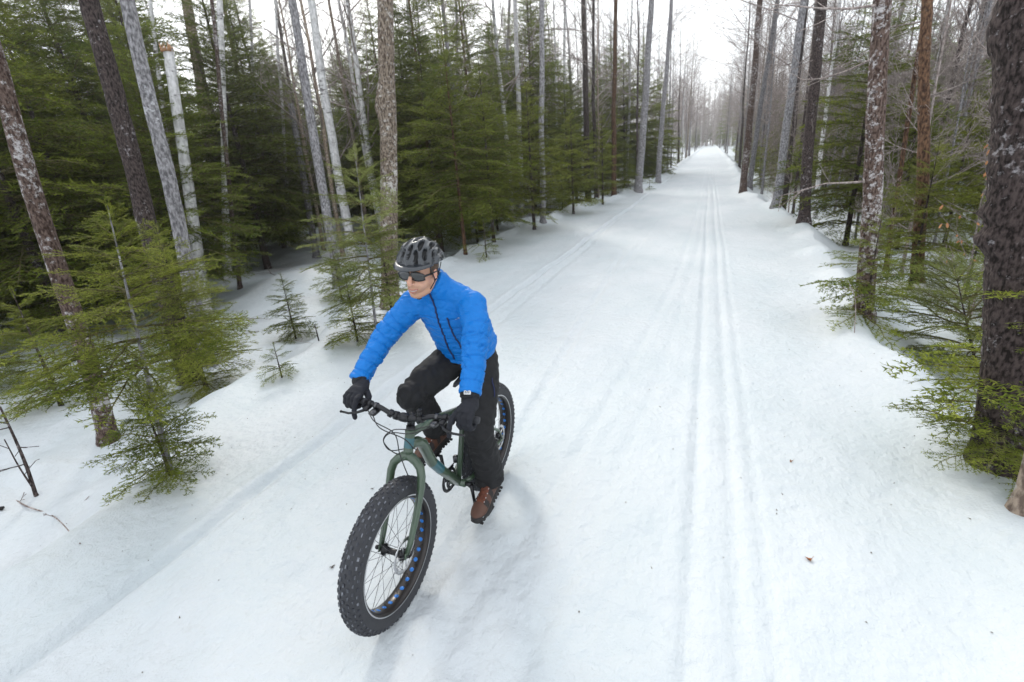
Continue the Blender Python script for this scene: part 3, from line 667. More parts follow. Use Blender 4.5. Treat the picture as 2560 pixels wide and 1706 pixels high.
def put(kset, i, x, y, s, label, cat, group):
    k = kset[i]; r = rng
    x0 = edgeL(y)-x if x < 0 else x-edgeR(y)
    sd = 'left' if x < 0 else 'right'
    zone = 'close to the %s edge of the trail' % sd if x0 < 3 else 'some metres back on the %s of the trail' % sd if x0 < 9 else 'deep in the wood %s of the trail' % sd
    if math.hypot(x, y) > 55: zone = 'far down the %s side of the trail' % sd
    if y > 220: zone = 'closing the far end of the trail'
    label = '%s %s' % (DESC[k['d']], zone); group = (DESC[k['d']]+'s ').replace('birchs ', 'birches ')+zone
    loc = (x, y, Hs(x, y)-.03); rz = r.uniform(0, 6.28); tl = (r.normal(0, .02), r.normal(0, .02))
    if k.name not in used:
        used.add(k.name); k.location = loc; k.rotation_euler = (tl[0], tl[1], rz); k.scale = (s,)*3; tag(k, label, cat, group); return k
    c = copy_tree(k, loc, rz, s, label, group, tl); c['category'] = cat; return c
# left wood, near belt
n = 0
LBL = 'evergreen fir in the dense wood left of the trail'
G1 = 'firs of the wood left of the trail'
for _ in range(4000):
    if n >= 100: break
    y = rng.uniform(-1, 50); x = edgeL(y)-rng.uniform(.8, 34)*(1 if rng.random() < .6 else .5)
    dist = math.hypot(x, y)
    if dist < (9.5 if math.degrees(math.atan2(-x, y)) > 53 else 12.5) or dist > 46 or not in_view(x, y): continue
    # keep the small clearing with the mound open
    az = math.degrees(math.atan2(-x, y))
    if 34 < az < 52 and dist < 17: continue
    if not free(x, y, 1.7): continue
    near = (edgeL(y)-x) < 3.0
    i = int(rng.choice([3, 4, 1], p=[.45, .25, .3])) if near else int(rng.choice([0, 1, 2, 3], p=[.3, .3, .25, .15]))
    put(kinds, i, x, y, rng.uniform(.65, 1.1), LBL, 'fir tree', G1); n += 1
# understory firs left, small
n = 0
for _ in range(3000):
    if n >= 20: break
    y = rng.uniform(3, 30); x = edgeL(y)-rng.uniform(1.2, 12); dist = math.hypot(x, y); az = math.degrees(math.atan2(-x, y))
    if dist < 9.5 or (35 < az < 50 and dist < 14) or not in_view(x, y, 2) or not free(x, y, .9): continue
    put(kinds, 4, x, y, rng.uniform(.45, .9), 'knee to head high young fir under the trees left of the trail', 'fir tree', 'young firs left of the trail'); n += 1
# right wood: firs stand further back
n = 0
for _ in range(4000):
    if n >= 58: break
    y = rng.uniform(6, 60); x = edgeR(y)+rng.uniform(1.5, 34); 
    if y < 45 and x-edgeR(y) < 2.0+rng.uniform(0, 5): continue
    if not in_view(x, y) or not free(x, y, 2.0): continue
    put(kinds, int(rng.choice([0, 1, 3, 3, 4, 4]) if x-edgeR(y) > 5 else rng.choice([3, 4, 4])), x, y, rng.uniform(.6, 1.1), 'evergreen fir in the open wood right of the trail', 'fir tree', 'firs of the wood right of the trail'); n += 1
n = 0
for _ in range(3000):
    if n >= 40: break
    sd = 1 if rng.random() < .7 else -1; y = rng.uniform(11, 75); x = edgeR(y)+rng.uniform(1.0, 5.5) if sd > 0 else edgeL(y)-rng.uniform(.8, 4)
    if math.hypot(x, y) < 10.5 or not in_view(x, y) or not free(x, y, .9): continue
    put(kinds, int(rng.choice([3, 4, 4, 4])), x, y, rng.uniform(.6, 1.15), '', 'fir tree', ''); n += 1
# boughs and sticks fallen on the snow
r = np.random.default_rng(61); fb = []
for i in range(3):
    mb = MB(); limbs(mb, [0,0,.02], [1,0,.04], (1.1,.7,1.5)[i], (.014,.008,.018)[i], 1, r, nk=(5, 4), up=0); P_ = np.concatenate(mb.V); P_[:, 2] = np.abs(P_[:, 2])*.35
    fb.append(make_mesh('fallen_branch', P_, mb.F, BARK['twig']))
n = 0
while n < 46:
    y = rng.uniform(3, 22); x = edgeR(y)+rng.uniform(.6, 6) if rng.random() < .5 else edgeL(y)-rng.uniform(.4, 6)
    if math.hypot(x, y) < 5: continue
    i = int(rng.integers(3)); o = link_mesh('fallen_branch', fb[i]); o.location = (x, y, Hs(x, y)+.005); o.rotation_euler = (0, 0, rng.uniform(0, 6.28))
    sd = 'left' if x < 0 else 'right'; tag(o, '%s bare branch lying on the snow in the wood %s of the trail' % (('brown', 'short thin', 'long forked')[i], sd), 'branch', '%s fallen branches %s of the trail' % (('brown', 'short thin', 'long forked')[i], sd)); n += 1
# far firs along the corridor
n = 0
for _ in range(3000):
    if n >= 26: break
    sd = rng.choice((-1, 1)); y = rng.uniform(60, 200); o_ = rng.uniform(.8, 16)
    x = edgeL(y)-o_-.6 if sd < 0 else edgeR(y)+o_+.6
    if not free(x, y, 2.2): continue
    put(far_kinds, int(rng.integers(3)), x, y, rng.uniform(.8, 1.15), 'distant fir beside the far end of the trail', 'fir tree', 'firs along the far trail'); n += 1
# tall bare trees leaning their branches over the trail
arch = [bare_proto('arching_tree', b_, 15, .11, 4.5, 30, 360+i, spread=.30, br0=.028, nk=(8, 7), elev=(5, 50)) for i, b_ in enumerate(('grey', 'dark'))]
DESC += ['grey tree with boughs over the trail', 'dark tree with boughs over the trail']; arch[0]['d'] = len(DESC)-2; arch[1]['d'] = len(DESC)-1
for i in range(24):
    sd = -1 if i % 2 else 1; y = 21+i*4.2+rng.uniform(-1.5, 1.5); x = edgeL(y)-rng.uniform(.3, 1.3) if sd < 0 else edgeR(y)+rng.uniform(.3, 1.3)
    if free(x, y, 1.2): put(arch, int(rng.integers(2)), x, y, rng.uniform(.8, 1.05), '', 'tree', '')
for i in range(10): put(far_kinds, int(rng.integers(3)), rng.uniform(-7, 7), rng.uniform(222, 250), rng.uniform(.9, 1.4), '', 'fir tree', '')
# leafless trees
n = 0
for _ in range(4000):
    if n >= 85: break
    y = rng.uniform(11, 80); x = edgeL(y)-rng.uniform(.5, 26)*rng.uniform(.3, 1)
    if math.hypot(x, y) < 12 or not in_view(x, y) or not free(x, y, 1.2): continue
    put(bares, int(rng.choice([0, 1, 1, 3, 4, 2])), x, y, rng.uniform(.8, 1.15), 'leafless trunk among the firs left of the trail', 'tree', 'bare trees left of the trail'); n += 1
n = 0
for _ in range(4000):
    if n >= 105: break
    y = rng.uniform(8, 85); x = edgeR(y)+rng.uniform(.9, 30)*rng.uniform(.2, 1)
    if math.hypot(x, y) < 15 or not in_view(x, y) or not free(x, y, 1.1): continue
    put(bares, int(rng.choice([0, 2, 3, 4, 3, 1])), x, y, rng.uniform(.75, 1.1), 'leafless trunk in the open wood right of the trail', 'tree', 'bare trees right of the trail'); n += 1
n = 0
for _ in range(3000):
    if n >= 78: break
    sd = rng.choice((-1, 1)); y = rng.uniform(55, 215); o_ = rng.uniform(.2, 13)
    x = edgeL(y)-o_-.3 if sd < 0 else edgeR(y)+o_+.3
    if not free(x, y, 1.0): continue
    put(bares, int(rng.integers(4)), x, y, rng.uniform(.8, 1.1), 'distant leafless tree lining the far trail', 'tree', 'bare trees along the far trail'); n += 1
# thin pole trees and bare saplings, mostly right
n = 0
for _ in range(4000):
    if n >= 225: break
    if rng.random() < .80: y = rng.uniform(6, 50); x = edgeR(y)+rng.uniform(.8, 20)
    else: y = rng.uniform(8, 60); x = edgeL(y)-rng.uniform(.8, 18)
    if math.hypot(x, y) < 9.5 or not in_view(x, y) or not free(x, y, .5): continue
    sdn = 'right' if x > 0 else 'left'
    put(thin, int(rng.integers(4)), x, y, rng.uniform(.7, 1.15), 'thin leafless pole tree %s of the trail' % sdn, 'tree', 'thin pole trees %s of the trail' % sdn); n += 1
n = 0
for _ in range(4000):
    if n >= 110: break
    if rng.random() < .8: y = rng.uniform(5, 32); x = edgeR(y)+rng.uniform(.9, 11)
    else: y = rng.uniform(9, 30); x = edgeL(y)-rng.uniform(.9, 10)
    if math.hypot(x, y) < 7.5 or not in_view(x, y) or not free(x, y, .4): continue
    sdn = 'right' if x > 0 else 'left'
    put(bush, int(rng.integers(3)), x, y, rng.uniform(.7, 1.1), 'leafless twiggy sapling in the snow %s of the trail' % sdn, 'sapling', 'bare saplings %s of the trail' % sdn); n += 1
for kset in (kinds, far_kinds, bares, thin, bush, arch):
    for k in kset:
        if k.name not in used:
            for ch in list(k.children): bpy.data.objects.remove(ch)
            bpy.data.objects.remove(k)
for o in sc.objects:
    if 'd' in o: del o['d']
# the far wood behind everything, one mass
src = [crown_mesh('far', 12, 1, 2.6, SP_FAR, 14, 5, 'mid', 501), crown_mesh('far', 10, 1, 2.4, SP_FAR, 14, 5, 'deep', 502)]
def mesh_np(me):
    v = np.zeros(len(me.vertices)*3, np.float32); me.vertices.foreach_get('co', v)
    f = np.zeros(len(me.loops), np.int32); me.loops.foreach_get('vertex_index', f)
    return v.reshape(-1, 3), f.reshape(-1, 3)
VV = []; FF = []; MM = []; nv = 0
mbf = [bare_crown(13, 1, 40, 510+i, spread=.2, br0=.09, nk=(5, 3), depth=1) for i in range(2)]
SRC = [(*mesh_np(src[0]), 0), (*mesh_np(src[1]), 0)]
for mb in mbf:
    mb.tube([[0,0,0],[0,0,7],[0,0,13]], [.12,.08,.02], 4)
    me = make_mesh('t', np.concatenate(mb.V), mb.F, BARK['twig']); me.calc_loop_triangles()
    f = np.zeros(len(me.loop_triangles)*3, np.int32); me.loop_triangles.foreach_get('vertices', f)
    SRC.append((mesh_np_v := np.concatenate(mb.V), f.reshape(-1, 3), 1)); bpy.data.meshes.remove(me)
for m_ in src: bpy.data.meshes.remove(m_)
def mass(name, spots, which, mts):
    VV = []; FF = []; nv = 0
    for (x, y) in spots:
        V, F, k = SRC[which[int(rng.integers(len(which)))]]; s = rng.uniform(.85, 1.2)*(1.5 if y > 200 else 1); a = rng.uniform(0, 6.28); c_, s_ = math.cos(a), math.sin(a)
        Q = V@np.array([[c_, s_, 0], [-s_, c_, 0], [0, 0, 1]])*s+np.array([x, y, Hs(x, y)-.1]); VV.append(Q); FF.append(F+nv); nv += len(V)
    o = link_mesh(name, make_mesh(name, np.concatenate(VV), np.concatenate(FF), mts, smooth=False)); return o
sp = [(x, y) for x, y in ((rng.uniform(-75, -28), rng.uniform(0, 110)) for _ in range(160)) if in_view(x, y)][:75] + [(rng.uniform(20, 60), rng.uniform(25, 110)) for _ in range(40)]
o = mass('distant_evergreen_wood', sp, [0, 1], NEEDLE['mid']); tag(o, 'far off evergreen wood closing the view behind the nearer trees', 'wood', kind='stuff')
sp = [(rng.uniform(-14, 14), rng.uniform(205, 300)) for _ in range(130)] + [(rng.uniform(16, 60), rng.uniform(40, 130)) for _ in range(60)] + [(rng.uniform(-60, -20), rng.uniform(50, 120)) for _ in range(30)]
o = mass('distant_bare_wood', sp, [2, 3], BARK['twig']); tag(o, 'far off grey leafless wood at the end of the trail', 'wood', kind='stuff')

# ------------------------------------------------------------------ the bicycle (x forward, y to the rider's left, z up)
BX, BY, BHD, BLEAN, BSTEER = -1.330973, 2.728203, -1.610479, -0.04617, 0.0176
BM = rot('z', BHD) @ rot('x', BLEAN)
BZ = float(np.mean([Hs(BX, BY), Hs(BX+1.13*math.cos(BHD), BY+1.13*math.sin(BHD))])) + .002
def bike_empty(name):
    o = empty(name); m_ = Matrix.Identity(4)
    for i in range(3):
        for j in range(3): m_[i][j] = BM[i][j]
    m_[0][3] = BX; m_[1][3] = BY; m_[2][3] = BZ
    o.matrix_world = m_; return o
paint = simple('green_frame_paint', (.045,.075,.045), .32, coat=.5, noise=(9,.25))
teal = simple('teal_decal', (.02,.10,.12), .35, coat=.4)
blackm = simple('black_anodised', (.012,.012,.014), .33, metal=.3, noise=(30,.3))
rubber = simple('rubber', (.030,.031,.036), .75, noise=(40,.3), bump=(120,.4,.002))
steel = simple('brushed_steel', (.55,.55,.56), .28, metal=1)
dark_steel = simple('dark_steel', (.10,.10,.105), .3, metal=1, noise=(60,.3))
blue_strip = simple('blue_rim_strip', (.008,.14,.47), .45)
cable = simple('cable_housing', (.008,.008,.009), .35)
rimm = simple('rim_alloy', (.035,.031,.030), .30, metal=.6, noise=(12,.3))
# tyre rubber with packed snow streaks in the tread
def tyre_material():
    m, t, b = mat('snowy_tread'); N = t.nodes.new; L = t.links.new
    tc = N('ShaderNodeTexCoord'); sx = N('ShaderNodeSeparateXYZ'); L(tc.outputs['Object'], sx.inputs[0])
    at_ = N('ShaderNodeMath'); at_.operation = 'ARCTAN2'; L(sx.outputs['Z'], at_.inputs[0]); L(sx.outputs['X'], at_.inputs[1])
    cb = N('ShaderNodeCombineXYZ'); m1 = N('ShaderNodeMath'); m1.operation = 'MULTIPLY'; m1.inputs[1].default_value = 5.0; L(at_.outputs[0], m1.inputs[0]); L(m1.outputs[0], cb.inputs[0])
    m2 = N('ShaderNodeMath'); m2.operation = 'MULTIPLY'; m2.inputs[1].default_value = 110; L(sx.outputs['Y'], m2.inputs[0]); L(m2.outputs[0], cb.inputs[1])
    n_ = N('ShaderNodeTexNoise'); n_.inputs['Scale'].default_value = 1.0; n_.inputs['Detail'].default_value = 5; L(cb.outputs[0], n_.inputs['Vector'])
    r = N('ShaderNodeValToRGB'); r.color_ramp.elements[0].position = .50; r.color_ramp.elements[1].position = .80
    r.color_ramp.elements[0].color = (.020,.022,.030,1); r.color_ramp.elements[1].color = (.34,.36,.40,1); L(n_.outputs['Fac'], r.inputs[0]); L(r.outputs[0], b.inputs['Base Color'])
    b.inputs['Roughness'].default_value = .65
    return m
tread_m = tyre_material()
HA = R(69.5); S_AX = np.array([-math.cos(HA), 0, math.sin(HA)]); PERP = np.array([math.sin(HA), 0, math.cos(HA)])
WR = .375; FH = np.array([1.13, 0, WR]); RH = np.array([0, 0, WR]); A0 = FH - PERP*.05
K_ = np.array([[0,-S_AX[2],S_AX[1]],[S_AX[2],0,-S_AX[0]],[-S_AX[1],S_AX[0],0]])
FS = np.eye(3)+math.sin(BSTEER)*K_+(1-math.cos(BSTEER))*K_@K_
def ax_(t, y=0.0, f=0.0): return A0 + S_AX*t + PERP*f + np.array([0, y, 0])
def steer(V): return (V-A0)@FS.T + A0
def lathe_y(prof, n=96, closed=False):
    """revolve (radius, y) profile about the y axis"""
    prof = np.asarray(prof, float); k = len(prof); V = []
    for i in range(n):
        a = 2*math.pi*i/n; V.append(np.stack([prof[:,0]*math.cos(a), prof[:,1], prof[:,0]*math.sin(a)], 1))
    F = []
    for i in range(n):
        i2 = (i+1) % n
        for j in range(k if closed else k-1):
            j2 = (j+1) % k; F.append((i*k+j, i*k+j2, i2*k+j2, i2*k+j))
    return np.concatenate(V), F
bike = bike_empty('fat_tyre_bicycle')
tag(bike, 'green fat tyre bicycle with blue dotted rims ridden towards the camera', 'bicycle')
def wheel(hub, front):
    fn = (lambda V: steer(V)) if front else (lambda V: V)
    T = lambda o: o                                     # meshes are built round the hub, then moved there
    pr = []
    for i in range(19):
        a = -2.05+4.10*i/18
        pr.append((.322+.048*math.cos(a)*(1.0 if abs(a) < 1.2 else .92)-.000, .054*math.sin(a)*(1.0 if abs(a) < 1.9 else .95)))
    pr[0] = (.284, -.041); pr[-1] = (.284, .041)
    mb = MB(); V, F = lathe_y(pr, 112); mb.add(V, F)
    wh = empty('wheel'); wh.parent = bike
    # sits at the hub, turned with the fork
    M4 = Matrix.Identity(4); q = steer(hub) if front else hub
    for i in range(3):
        for j in range(3): M4[i][j] = FS[i][j] if front else (1.0 if i == j else 0.0)
        M4[i][3] = q[i]
    wh.matrix_local = M4
    ty = mb.build('tyre', rubber, wh)
    # knobs
    mb = MB(); cols_ = [(-1.18,.010,.012), (-.78,.014,.012), (-.38,.015,.013), (0,.014,.014), (.38,.015,.013), (.78,.014,.012), (1.18,.010,.012)]
    nk_ = 60
    for i in range(nk_):
        for c, (a, lx, ly) in enumerate(cols_):
            th = 2*math.pi*(i+(.5 if c % 2 else 0))/nk_
            rr = .322+.050*math.cos(a); y = .0555*math.sin(a)
            nrm = np.array([math.cos(a)*math.cos(th), math.sin(a), math.cos(a)*math.sin(th)]); tg = np.array([-math.sin(th), 0, math.cos(th)]); b_ = np.cross(nrm, tg)
            mb.box(np.array([rr*math.cos(th), y, rr*math.sin(th)]), (lx*1.1, ly*.8, .0038), 0, np.stack([tg, b_, nrm], 1))
    o = mb.build('tread', tread_m, wh, smooth=False); o['kind'] = 'stuff'
    mb = MB(); V, F = lathe_y([(.288,-.042),(.281,-.044),(.276,-.040),(.268,-.030),(.266,0),(.268,.030),(.276,.040),(.281,.044),(.288,.042),(.282,0)], 96, True); mb.add(V, F)
    mb.build('rim', rimm, wh)
    mb = MB()
    for s in (-1, 1): V, F = lathe_y([(.2895,s*.0445),(.2865,s*.0462),(.2835,s*.0448)], 96); mb.add(V, F)
    mb.build('rim_edge', steel, wh)
    mb = MB(); q_ = np.linspace(0, 6.283, 12, endpoint=False)
    vv = [[.2642, 0, 0]] + [[.2648, .0108*math.sin(a), .0108*math.cos(a)] for a in q_] + [[.268, .0125*math.sin(a), .0125*math.cos(a)] for a in q_]
    mb.add(vv, [(0, 1+(j+1) % 12, 1+j) for j in range(12)] + [(1+j, 1+(j+1) % 12, 13+(j+1) % 12, 13+j) for j in range(12)])
    dm = make_mesh('rim_dot', np.array(vv), mb.F, blue_strip)
    for i in range(32):
        o = link_mesh('rim_dot', dm, wh); o.rotation_euler = (0, -2*math.pi*(i+.5)/32, 0)
    hw = .050 if front else .062
    mb = MB(); V, F = lathe_y([(.0,-hw-.022),(.010,-hw-.022),(.012,-hw-.008),(.030,-hw-.004),(.030,-hw+.002),(.017,-hw+.010),(.015,0),(.017,hw-.010),(.030,hw-.002),(.030,hw+.004),(.012,hw+.008),(.010,hw+.022),(0,hw+.022)], 20); mb.add(V, F)
    mb.build('hub', blackm, wh)
    sp = None
    for i in range(32):
        s = 1 if i % 2 else -1; dr = 1 if (i//2) % 2 else -1; th = 2*math.pi*i/32; tf = th+dr*R(62)
        p0 = np.array([.028*math.cos(tf), s*hw, .028*math.sin(tf)]); p1 = np.array([.268*math.cos(th), s*.016, .268*math.sin(th)])
        mb = MB(); mb.tube([p0, p1], .0013, 4); mb.build('spoke', dark_steel, wh)
    yd = hw+.014; mb = MB(); nn = 60; V = []; 
    for i in range(nn):
        a = 2*math.pi*i/nn; ro = .090+.002*math.cos(a*15); ri = .072+.003*math.cos(a*10)
        for r_1, y_ in ((ro, yd+.001), (ri, yd+.001), (ri, yd-.001), (ro, yd-.001)): V.append([r_1*math.cos(a), y_, r_1*math.sin(a)])
    F = []
    for i in range(nn):
        i2 = (i+1) % nn
        for j in range(4): F.append((i*4+j, i*4+(j+1) % 4, i2*4+(j+1) % 4, i2*4+j))
    mb.add(V, F)
    for i in range(6):
        a = 2*math.pi*i/6; a2 = a+.5; mb.tube([[.02*math.cos(a), yd, .02*math.sin(a)], [.073*math.cos(a2), yd, .073*math.sin(a2)]], [.004, .003], 5)
    mb.build('disc_rotor', steel, wh)
    return wh
wheel(FH, True); wr = wheel(RH, False)
# cassette on the drive side
mb = MB()
for i, r_1 in enumerate((.055,.050,.045,.040,.034,.028,.022)):
    V, F = lathe_y([(.012,-.060-.004*i),(r_1,-.060-.004*i),(r_1,-.062-.004*i),(.012,-.062-.004*i)], 26)
    V[:, [0, 2]] *= (1+.02*np.cos(13*np.arctan2(V[:, 2], V[:, 0])))[:, None]; mb.add(V, F)
mb.build('cassette', steel, wr)

# fork
mb = MB()
for s in (-1, 1):
    P = [ax_(.475, 0), ax_(.468, s*.022), ax_(.452, s*.050), ax_(.425, s*.076), ax_(.385, s*.088), ax_(.33, s*.091), ax_(.2, s*.086, .008), ax_(.06, s*.080, .032), ax_(.0, s*.076, .048)]
    mb.tube(P, [.024,.024,.023,.022,.021,.020,.018,.015,.013], 14)
    mb.box(ax_(0, s*.076, .05), (.032, .008, .034), M3=np.stack([PERP, [0,1,0], S_AX], 1), bev=.003)
mb.tube([ax_(.455), ax_(.492)], [.026, .025], 16)
mb.apply(steer); fk = mb.build('fork', paint, bike)
mb = MB(); mb.tube([ax_(0, -.092, .05), ax_(0, .092, .05)], .0075, 12); mb.ball(ax_(0, -.095, .05), .012); mb.tube([ax_(0,.092,.05), ax_(.01,.1,.05), ax_(.06,.104,.03)], [.007,.006,.004], 8); mb.apply(steer); mb.build('axle', blackm, fk)
mb = MB(); c = ax_(.085, .068, -.010); mb.box(c, (.035, .03, .055), M3=np.stack([PERP, [0,1,0], S_AX], 1), bev=.006); mb.ball(c+[0,.016,.01], (.012,.006,.012)); mb.apply(steer); mb.build('brake_caliper', blackm, fk)
# frame
BB = np.array([.455, 0, .315]); ST_D = np.array([-.292, 0, .956]); STT = BB+ST_D*.47
fr = empty('frame'); fr.parent = bike
mb = MB(); mb.tube([ax_(.486), ax_(.50), ax_(.585), ax_(.605)], [.0265,.0245,.0245,.0275], 20); mb.build('head_tube', paint, fr)
mb = MB(); mb.tube([ax_(.515), ax_(.565)], [.0252, .0252], 20, cap=False); mb.build('head_badge', teal, fr)
p0 = ax_(.515); d_ = BB-p0
P = [p0, p0+[-.035,0,.004], p0+[-.075,0,-.012], p0+[-.115,0,-.045], p0*.62+BB*.38+[-.012,0,.0], p0*.4+BB*.6, BB]
mb = MB(); mb.tube(P, [.024,.027,.029,.030,.030,.029,.026], 18); mb.build('down_tube', paint, fr)
mb = MB(); a_, b_2 = np.array(P[4]), np.array(P[5]); mb.tube([a_*.9+b_2*.1, a_*.1+b_2*.9], [.0304, .0298], 18, cap=False)
mb.build('down_tube_decal', teal, fr)
mb = MB(); mb.tube([ax_(.583), ax_(.583)*.6+STT*.4+[0,0,.018], STT], [.021,.020,.017], 16); mb.build('top_tube', paint, fr)
mb = MB(); mb.tube([BB, BB+ST_D*.5], [.0175, .0175], 16); mb.build('seat_tube', paint, fr)
mb = MB(); mb.tube([BB+[0,-.05,0], BB+[0,.05,0]], .023, 18); mb.build('bottom_bracket_shell', paint, fr)
for s in (-1, 1):
    mb = MB(); mb.tube([BB+[-.01,s*.036,0], BB+[-.07,s*.062,.005], BB+[-.16,s*.078,.02], [.08,s*.092,.368], [0,s*.098,WR]], [.015,.014,.013,.010,.009], 12); mb.build('chain_stay', paint, fr)
    mb = MB(); mb.tube([BB+ST_D*.44, BB+ST_D*.42+[-.04,s*.04,-.01], BB+ST_D*.36+[-.10,s*.07,-.04], [.04,s*.094,.46], [0,s*.098,WR]], [.012,.011,.011,.009,.009], 12); mb.build('seat_stay', paint, fr)
mb = MB(); mb.box([0,-.098,WR], (.04,.008,.045), bev=.003); mb.box([0,.098,WR], (.04,.008,.045), bev=.003); mb.box([.035,.088,WR+.05], (.05,.02,.03), bev=.005); mb.build('dropout', blackm, fr)
mb = MB(); mb.tube([BB+ST_D*.5, BB+ST_D*.545], .0205, 16); mb.build('seat_clamp', blackm, bike)
mb = MB(); mb.tube([BB+ST_D*.48, BB+ST_D*.65], .0145, 14); mb.build('seat_post', blackm, bike)
SAD = BB+ST_D*.66
mb = MB()
P = [SAD+[-.13,0,.012], SAD+[-.10,0,.014], SAD+[-.04,0,.008], SAD+[.04,0,.004], SAD+[.12,0,.006], SAD+[.15,0,-.002]]
mb.tube(P, [.045,.072,.060,.032,.020,.010], 18, ell=.33, up=(0,0,1)); mb.build('saddle', rubber, bike)
# cockpit
BC = ax_(.665, 0, .055)+np.array([0, 0, .012])
mb = MB(); mb.tube([ax_(.60), ax_(.625)], .0225, 16); mb.tube([ax_(.625), ax_(.69)], .0195, 16); mb.tube([ax_(.66), BC], [.019, .017], 14); mb.box(BC+PERP*.006, (.04,.048,.042), M3=np.stack([PERP,[0,1,0],S_AX],1), bev=.006)
for y_ in (-.017, .017):
    for z_ in (-.013, .013): mb.ball(BC+PERP*.027+S_AX*z_+[0,y_,0], .0035, 6)
mb.apply(steer); mb.build('stem', blackm, bike)
BAR = lambda y: BC + np.array([-.045*sstep(.08,.38,abs(y))-.0, y, .028*sstep(.05,.16,abs(y))])
yb = np.linspace(-.375, .375, 41)
mb = MB(); mb.tube([BAR(y) for y in yb], [.0158 if abs(y) < .05 else .0125 for y in yb], 14); mb.apply(steer); hb_ = mb.build('handlebar', blackm, bike)
for s in (-1, 1):
    mb = MB(); ys_ = np.linspace(.245, .378, 15); mb.tube([BAR(s*y) for y in ys_], [.0165+.0012*(i % 2) for i in range(15)], 14); mb.apply(steer); mb.build('grip', rubber, hb_)
    e0 = BAR(s*.215); mb = MB()
    mb.tube([BAR(s*.205), BAR(s*.225)], .0185, 14); mb.box(e0+[.028,0,-.010], (.045,.028,.022), bev=.005)
    mb.tube([e0+[.045,s*.0,-.012], e0+[.072,s*.03,-.018], e0+[.080,s*.075,-.026], e0+[.072,s*.125,-.030]], [.008,.007,.006,.0055], 8)
    mb.ball(e0+[.072,s*.128,-.030], .0075, 8)
    mb.apply(steer); mb.build('brake_lever', blackm, hb_)
    e1 = BAR(s*.172); mb = MB(); mb.tube([BAR(s*.165), BAR(s*.18)], .0175, 14); mb.box(e1+[.022,0,-.024], (.050,.036,.030), bev=.008); mb.box(e1+[-.01,0,-.036], (.030,.016,.008), bev=.002); mb.ball(e1+[.042,0,-.02], (.016,.018,.010)); mb.apply(steer); mb.build('shifter', dark_steel, hb_)
mb = MB(); mb.tube([BAR(-.060), BAR(-.040)], .022, 14); mb.tube([BAR(-.09), BAR(-.075)], .021, 14); mb.ball(BAR(-.065)+[.012,0,.018], (.014,.014,.010)); mb.apply(steer); mb.build('lamp_bracket', blackm, hb_)
mb = MB(); mb.tube([BAR(.075), BAR(.098)], .021, 14); mb.box(BAR(.088)+[.006,0,.030], (.022,.020,.030), bev=.005); mb.ball(BAR(.088)+[.008,0,.050], (.016,.010,.008)); mb.apply(steer); mb.build('bell', blackm, hb_)
def spline(P, n=24):
    P = np.asarray(P, float); Q = []
    PP = np.vstack([2*P[0]-P[1], P, 2*P[-1]-P[-2]])
    for i in range(1, len(PP)-2):
        for t in np.linspace(0, 1, n//(len(P)-1)+2, endpoint=False):
            a, b, c, d = PP[i-1], PP[i], PP[i+1], PP[i+2]
            Q.append(.5*((2*b)+(c-a)*t+(2*a-5*b+4*c-d)*t*t+(3*b-3*c+d-a)*t**3))
    Q.append(P[-1]); return np.array(Q)
hose = [
 [BAR(-.20)+[.04,0,-.01], BAR(-.12)+[.085,0,-.02], ax_(.60,-.02,.11), ax_(.50,.005,.085), ax_(.40,.045,.06), ax_(.30,.088,.025), ax_(.10,.082,.02)],
 [BAR(.20)+[.04,0,-.01], BAR(.10)+[.08,0,-.015], ax_(.62,-.02,.12), ax_(.56,-.085,.10), ax_(.50,-.07,.06), ax_(.50,-.028,-.01), ax_(.49,-.02,-.07)],
 [BAR(.17)+[.04,0,-.03], BAR(.08)+[.08,0,-.035], ax_(.60,-.04,.11), ax_(.54,-.095,.08), ax_(.48,-.05,.03), ax_(.485,-.026,-.05)],
 [BAR(-.17)+[.04,0,-.03], BAR(-.10)+[.075,0,-.05], ax_(.58,.02,.09), ax_(.53,.05,.04), ax_(.50,.03,-.04)],
]
for h_ in hose:
    mb = MB(); mb.tube(spline(h_, 36), .0027, 6); mb.apply(steer); mb.build('cable', cable, bike)
# drivetrain
def ring(r0, r1, y, th, n=34, teeth=0.0, cx=BB):
    V = []; F = []
    for i in range(n*2):
        a = math.pi*i/n; ro = r1+(teeth if i % 2 else 0)
        for r_1, y_ in ((ro, y+th), (r0, y+th), (r0, y-th), (ro, y-th)): V.append([cx[0]+r_1*math.cos(a), y_, cx[2]+r_1*math.sin(a)])
    for i in range(n*2):
        i2 = (i+1) % (n*2)
        for j in range(4): F.append((i*4+j, i2*4+j, i2*4+(j+1) % 4, i*4+(j+1) % 4))
    return V, F
mb = MB(); mb.add(*ring(.060,.072,-.062,.0015,34,.004)); mb.add(*ring(.040,.050,-.054,.0015,24,.004))
for i in range(4):
    a = i*1.571+.4; mb.tube([[BB[0], -.063, BB[2]], [BB[0]+.062*math.cos(a), -.063, BB[2]+.062*math.sin(a)]], [.011,.006], 8)
mb.build('chainring', dark_steel, bike)
mb = MB(); mb.add(*ring(.0725,.080,-.066,.003,34)); mb.build('chain_guard', blackm, bike)
CA = R(86)                                                        # right crank angle, the left one opposite
cd = np.array([math.cos(CA), 0, math.sin(CA)])
PR = BB+cd*.172+np.array([0,-.165,0]); PL = BB-cd*.172+np.array([0,.165,0])
